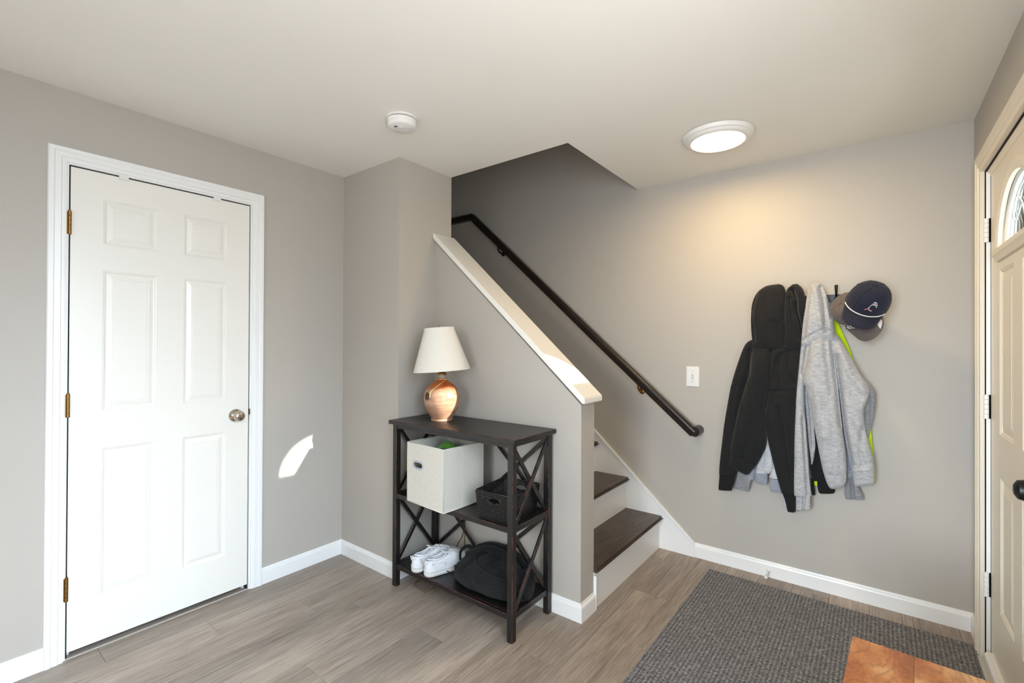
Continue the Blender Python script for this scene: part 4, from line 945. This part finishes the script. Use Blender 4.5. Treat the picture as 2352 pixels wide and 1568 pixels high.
drape('cuff', [(402, 1290, 474, 1302, .018, .962), (402, 1340, 475, 1345, .018, .962), (406, 1372, 474, 1382, .010, .962)], 'heather_blue', g, [], 14, org=og)
drape('cuff', [(472, 1330, 530, 1330, .016, .968), (484, 1400, 528, 1400, .016, .968), (490, 1466, 524, 1470, .010, .968)], 'heather_lt', g, [], 14, org=og)

# -- black hoodie
g, og = garment('hoodie', (450, 95), 'black pullover hoodie hung by its hood left of the heather grey one', 'hoodie', 0.94)
yb = 0.925
drape('hood', [(432, 92, 462, 90, .010, .955), (375, 108, 490, 104, .030, .945), (325, 150, 503, 140, .044, .94), (300, 215, 507, 215, .052, .935), (294, 300, 508, 300, .056, .93), (296, 380, 506, 380, .054, .93), (302, 440, 503, 450, .048, .93), (308, 482, 500, 492, .040, .93)], 'black_fleece', g,
      [([(470, 110), (500, 200), (505, 320)], .012, .010), ([(330, 150), (305, 260), (318, 440)], .008, .009), ([(400, 130), (440, 300)], -.006, .02)], 60, 56, org=og)
drape('hood', [(545, 92, 575, 90, .010, .955), (512, 125, 605, 118, .028, .945), (502, 175, 624, 172, .040, .94), (500, 240, 624, 240, .046, .935), (500, 320, 612, 320, .046, .935), (500, 400, 604, 405, .042, .935), (500, 460, 602, 468, .036, .935), (505, 494, 598, 500, .03, .935)], 'black_fleece', g,
      [([(548, 130), (570, 190), (572, 260), (590, 330), (600, 400)], .030, .009), ([(530, 180), (545, 300), (590, 430)], .010, .008)], 60, 56, org=og)
drape('sleeve', [(300, 430, 360, 440, .020, .955), (255, 462, 335, 470, .034, .945), (212, 570, 310, 570, .042, .942), (172, 700, 275, 700, .044, .942), (146, 830, 245, 830, .044, .942), (124, 960, 222, 960, .042, .945), (104, 1110, 205, 1110, .040, .948), (92, 1215, 205, 1215, .036, .95), (90, 1262, 198, 1266, .034, .95)], 'black_fleece', g,
      [([(168, 698), (205, 715), (238, 742)], .006, .004), ([(285, 500), (278, 640), (240, 742), (212, 900)], .016, .010)], 70, 48, org=og)
drape('cuff', [(92, 1256, 194, 1262, .028, .95), (90, 1300, 186, 1308, .028, .95), (86, 1345, 172, 1352, .026, .95), (85, 1362, 166, 1368, .012, .95)], 'black_rib', g, [], 20, 40, .006, org=og)
drape('body', [(310, 430, 560, 440, .020, .95), (292, 470, 560, 480, .040, .935), (290, 540, 470, 540, .052, .925), (284, 640, 440, 640, .056, .92), (258, 740, 415, 740, .056, .92), (220, 860, 390, 860, .056, .92), (194, 980, 388, 980, .054, .922), (172, 1080, 388, 1075, .050, .925), (166, 1150, 368, 1130, .046, .928), (168, 1204, 335, 1190, .040, .93), (215, 1240, 305, 1228, .030, .93), (258, 1264, 280, 1260, .012, .935)], 'black_fleece', g,
      [([(292, 478), (410, 482), (500, 490), (600, 494)], .007, .004), ([(300, 500), (285, 640)], .010, .008), ([(420, 500), (415, 600), (404, 740), (380, 890)], .018, .012), ([(180, 1130), (240, 1150), (312, 1192)], .006, .0035), ([(350, 560), (300, 860), (250, 1050)], -.010, .03)], 80, 56, org=og)
drape('sleeve', [(440, 440, 590, 450, .020, .955), (425, 490, 596, 496, .036, .94), (412, 600, 588, 600, .046, .935), (402, 720, 580, 720, .050, .932), (392, 820, 574, 820, .050, .932), (374, 905, 570, 905, .050, .932), (392, 1030, 566, 1030, .046, .935), (428, 1190, 564, 1190, .040, .94), (460, 1310, 562, 1310, .034, .942), (480, 1375, 562, 1375, .030, .945)], 'black_fleece', g,
      [([(400, 742), (480, 744), (566, 748)], .006, .004), ([(465, 490), (470, 620), (476, 740)], .007, .006), ([(530, 495), (525, 620), (560, 700)], .008, .008), ([(470, 850), (505, 1050), (540, 1350)], .014, .010)], 70, 48, org=og)
drape('cuff', [(480, 1368, 562, 1370, .026, .945), (498, 1420, 564, 1420, .024, .945), (512, 1478, 564, 1480, .022, .945), (516, 1490, 562, 1493, .012, .945)], 'black_rib', g, [], 20, 40, .005, org=og)
tube('drawcord', [tuple(Vector((*gp(562, 1484), 0)).xzy*1 if False else (gp(u, v)[0]-og[0], .95-og[1], gp(u, v)[1]-og[2])) for u, v in ((540, 1476), (562, 1484), (582, 1488))], 0.0022, 'black_cloth_trim', g, 6)

# -- heather grey hoodie
g, og = garment('hoodie', (690, 84), 'heather grey pullover hoodie hung by its hood beside the caps', 'hoodie', 0.93)
drape('hood', [(678, 84, 706, 83, .010, .955), (652, 104, 732, 108, .028, .945), (636, 160, 757, 165, .042, .935), (626, 240, 780, 245, .050, .93), (614, 320, 798, 315, .054, .925), (606, 400, 806, 375, .052, .925), (602, 452, 808, 410, .044, .925), (602, 475, 806, 430, .034, .925)], 'heather', g,
      [([(720, 110), (740, 200), (752, 300), (756, 380)], .014, .010), ([(690, 120), (705, 240), (725, 340)], -.008, .012), ([(650, 120), (640, 260), (615, 430)], .008, .010), ([(600, 442), (640, 420), (690, 390), (755, 368), (806, 385)], .008, .004), ([(765, 180), (790, 300)], .012, .008)], 64, 60, org=og)
drape('sleeve', [(608, 420, 660, 410, .022, .945), (598, 470, 656, 460, .032, .94), (586, 600, 645, 600, .036, .938), (572, 720, 622, 720, .038, .938), (563, 860, 622, 860, .038, .938), (558, 1000, 632, 1000, .038, .938), (555, 1150, 642, 1150, .038, .94), (553, 1300, 652, 1300, .036, .942), (555, 1392, 662, 1392, .032, .944)], 'heather', g,
      [([(640, 470), (612, 640)], .012, .010), ([(612, 900), (640, 1380)], .012, .007), ([(555, 1390), (610, 1400), (660, 1386)], .007, .004)], 70, 44, org=og)
drape('cuff', [(566, 1386, 656, 1386, .026, .945), (566, 1430, 656, 1430, .026, .945), (566, 1474, 656, 1472, .022, .945), (570, 1483, 650, 1481, .012, .945)], 'heather', g, [([(618, 1390), (612, 1480)], .010, .006)], 20, 40, org=og)
drape('body', [(640, 520, 770, 500, .024, .965), (612, 660, 780, 660, .030, .965), (618, 800, 700, 800, .026, .965), (632, 950, 678, 950, .022, .965), (644, 1080, 684, 1080, .020, .965), (652, 1160, 675, 1160, .014, .965), (656, 1205, 664, 1205, .006, .965)], 'heather', g, [([(640, 740), (655, 900), (668, 1100)], .012, .008)], 50, 40, org=og)
drape('sleeve', [(650, 410, 790, 375, .026, .94), (634, 470, 800, 430, .046, .925), (622, 560, 808, 545, .054, .92), (606, 660, 818, 650, .056, .915), (636, 740, 828, 740, .056, .912), (668, 860, 840, 860, .056, .912), (690, 1000, 856, 1000, .054, .912), (712, 1120, 873, 1120, .052, .914), (732, 1220, 880, 1216, .046, .918), (740, 1250, 878, 1248, .042, .92)], 'heather', g,
      [([(655, 450), (630, 600), (606, 668)], .010, .010), ([(790, 400), (805, 560), (828, 740), (850, 960)], .020, .011), ([(700, 460), (700, 700), (740, 1000)], -.008, .03), ([(750, 420), (770, 600), (790, 760)], .006, .012)], 76, 56, org=og)
drape('cuff', [(738, 1244, 878, 1242, .038, .92), (752, 1290, 878, 1288, .038, .92), (766, 1322, 868, 1316, .032, .92), (780, 1342, 848, 1338, .014, .92)], 'heather', g, [], 20, 44, org=og)
drape('sleeve', [(740, 385, 812, 395, .024, .945), (760, 440, 850, 445, .036, .94), (790, 540, 905, 540, .044, .936), (812, 640, 962, 640, .048, .934), (828, 730, 1020, 730, .050, .934), (838, 800, 1012, 790, .050, .934), (848, 880, 985, 870, .050, .934), (860, 980, 994, 975, .048, .936), (878, 1090, 1022, 1080, .046, .938), (896, 1180, 1046, 1170, .042, .94), (910, 1240, 1054, 1228, .040, .94)], 'heather', g,
      [([(815, 540), (840, 760), (862, 960), (900, 1190)], .022, .012), ([(830, 470), (900, 640), (985, 740)], -.008, .016), ([(1045, 772), (990, 800), (972, 850)], -.006, .014), ([(985, 970), (960, 1100), (985, 1200)], .010, .012), ([(900, 860), (960, 1000)], .006, .014)], 76, 56, org=og)
drape('cuff', [(910, 1234, 1050, 1226, .036, .94), (916, 1280, 1052, 1272, .036, .94), (922, 1318, 1052, 1312, .030, .94), (930, 1334, 1046, 1330, .014, .94)], 'heather', g, [], 20, 44, org=og)
drape('elbow', [(960, 700, 1010, 690, .010, .955), (965, 745, 1050, 750, .018, .955), (970, 780, 1058, 782, .020, .957), (974, 840, 1054, 840, .018, .96), (980, 920, 1042, 920, .016, .962), (990, 1000, 1024, 1000, .012, .964), (1000, 1050, 1012, 1050, .006, .964)], 'heather_dk', g, [([(1010, 790), (1010, 960)], .008, .010)], 36, 36, org=og)

# ================================================================== CAPS
def cap_obj(loc, zc, xc, label, mat, parts):
    Z = Vector(zc).normalized(); X = Vector(xc); X = (X-Z*X.dot(Z)).normalized(); Y = Z.cross(X)
    mt = Matrix((X, Y, Z)).transposed().to_4x4(); mt.translation = Vector(loc)
    root = empty('cap'); root.matrix_world = mt; tag(root, label, 'cap')
    A_, B_, HH = 0.094, 0.086, 0.112
    def dome(th, ph):        # th round (0 = front), ph 0 rim .. pi/2 top
        c, s_ = math.cos(th), math.sin(th); r = math.cos(ph)**0.66
        front = 0.5+0.5*c
        return Vector((A_*r*c*(1+0.03*front), B_*r*s_, HH*math.sin(ph)**0.92*(1.0+0.06*front*math.cos(ph))))
    bm = bmesh.new(); rings = []
    for j in range(17):
        ph = math.pi/2*j/16
        rings.append([bm.verts.new(dome(2*math.pi*i/60, ph)) for i in range(60)] if j < 16 else [bm.verts.new(dome(0, math.pi/2))])
    for a, b in zip(rings, rings[1:]):
        for i in range(60):
            k = (i+1) % 60
            if len(b) == 1: bm.faces.new((a[i], a[k], b[0]))
            else: bm.faces.new((a[i], a[k], b[k], b[i]))
    cr = from_bm('crown', bm, mat, root, True); md = cr.modifiers.new('t', 'SOLIDIFY'); md.thickness = 0.003; md.offset = -1
    for k in range(6):
        th = math.pi/6+math.pi/3*k if parts.get('six', True) else math.pi/3*k
        tube('seam', [dome(th, math.pi/2*i/14)*1.004 for i in range(15)], 0.0010, mat, root, 5)
    lathe('button', [(0, 0.006), (0.005, 0.0045), (0.0068, 0.001), (0.0068, -0.002), (0, -0.003)], mat, root, 18, (0, 0, HH))
    # brim
    bm = bmesh.new(); top = []; NB, MB = 32, 8
    for i in range(NB+1):
        th = -1.18+2.36*i/NB; row = []
        p0 = dome(th, 0.02)
        for j in range(MB+1):
            f = j/MB; ext = parts.get('brim', 0.070)*math.cos(th*0.98)**0.55*f if abs(th) < 1.5 else 0
            x = p0.x+ext; y = p0.y*(1-0.10*f); z = -0.001-0.030*(y/0.085)**2*f-0.016*f
            row.append((x, y, z))
        top.append(row)
    vt = [[bm.verts.new(p) for p in r] for r in top]; vb = [[bm.verts.new((p[0], p[1], p[2]-0.004)) for p in r] for r in top]
    for i in range(NB):
        for j in range(MB):
            bm.faces.new((vt[i][j], vt[i][j+1], vt[i+1][j+1], vt[i+1][j])); bm.faces.new((vb[i][j], vb[i+1][j], vb[i+1][j+1], vb[i][j+1]))
    for i in range(NB): bm.faces.new((vt[i][MB], vb[i][MB], vb[i+1][MB], vt[i+1][MB])); bm.faces.new((vt[i][0], vt[i+1][0], vb[i+1][0], vb[i][0]))
    for i in (0, NB):
        for j in range(MB): bm.faces.new((vt[i][j], vt[i][j+1], vb[i][j+1], vb[i][j]))
    from_bm('brim', bm, mat, root, True)
    def brim_pt(th, f): # surface point of the brim
        p0 = dome(th, 0.02); ext = parts.get('brim', 0.070)*math.cos(th*0.98)**0.55*f; y = p0.y*(1-0.10*f); return Vector((p0.x+ext, y, -0.001-0.030*(y/0.085)**2*f-0.016*f))
    return root, dome, brim_pt
root, dome, brim_pt = cap_obj((2.022, 0.925, 1.470), (-0.50, -0.66, 0.34), (0.52, -0.25, -0.80), 'faded brown-grey cap with white script half hidden under the navy cap', 'charcoal_cap', {'brim': 0.075})
# white script on the front panel
def script(strokes, th0, ph0, sx, sz, r, mat):
    for st_ in strokes:
        pts = []
        for x, y in catmull(st_, max(6, 5*(len(st_)-1))):
            pts.append(dome(th0+x*sx, ph0+y*sz)*1.012)
        tube('script_letter', pts, r, mat, root, 5)
script([[(0.0, 0.75), (0.15, 1.0), (0.5, 0.88), (1.0, 1.05)], [(0.62, 0.95), (0.5, 0.5), (0.3, 0.02), (0.05, 0.1), (0.1, 0.3)], [(0.95, 0.5), (0.85, 0.1), (1.0, 0.02), (1.15, 0.2)], [(1.3, 0.9), (1.2, 0.3), (1.25, 0.03), (1.45, 0.15)], [(1.15, 0.6), (1.5, 0.66)], [(1.55, 0.25), (1.85, 0.85), (1.78, 1.0), (1.65, 0.6), (1.68, 0.1), (1.85, 0.05), (2.0, 0.25)], [(2.05, 0.25), (2.25, 0.42), (2.15, 0.55), (2.05, 0.3), (2.15, 0.03), (2.45, 0.3)]], -1.02, 0.10, 0.34, 0.26, 0.0014, 'rope')
bm = bmesh.new(); q4 = [dome(0.80+0.0*i, 0)*1 for i in range(1)]
pts = [[brim_pt(0.62+0.42*i/6, 0.30+0.66*j/6)+Vector((0, 0, 0.0012)) for j in range(7)] for i in range(7)]
vv = [[bm.verts.new(p) for p in r] for r in pts]
for i in range(6):
    for j in range(6): bm.faces.new((vv[i][j], vv[i][j+1], vv[i+1][j+1], vv[i+1][j]))
o = from_bm('white_patch', bm, 'rope', root, True); md = o.modifiers.new('t', 'SOLIDIFY'); md.thickness = 0.001

root, dome, brim_pt = cap_obj((2.062, 0.835, 1.502), (0.30, -0.55, 0.62), (-0.20, -0.62, -0.62), 'navy cap with white rope hung in front of the brown-grey cap', 'navy', {'brim': 0.068})
tube('rope', [dome(-1.14+2.28*i/40, 0.035)*1.0+Vector((0.0030*math.cos(-1.14+2.28*i/40), 0.0030*math.sin(-1.14+2.28*i/40), 0.003)) for i in range(41)], 0.0024, 'rope', root, 8)
# embroidered dashes: a ribbon of white stitches with a red striped tail
for i in range(10):
    f = i/9; th = 0.12+0.34*f; ph = 0.42+0.24*math.sin(f*2.6)
    for dph in ((0.0, 0.10) if i > 3 else (0.02,)):
        tube('stitch', [dome(th+0.012*q, ph-dph+0.055*q)*1.012 for q in (0, 0.5, 1)], 0.0010, 'rope', root, 5)
for i in range(4):
    th = -0.04+0.05*i; ph = 0.27+0.035*i
    tube('stitch', [dome(th+0.05*q, ph+0.035*q)*1.012 for q in (0, 0.5, 1)], 0.0012, 'red' if i % 2 == 0 else 'rope', root, 5)
tube('stitch', [dome(0.12+0.20*q, 0.36-0.05*q)*1.012 for q in (0, 0.5, 1)], 0.0012, 'red', root, 5)
tube('stitch', [dome(0.12+0.20*q, 0.33-0.05*q)*1.012 for q in (0, 0.5, 1)], 0.0010, 'rope', root, 5)
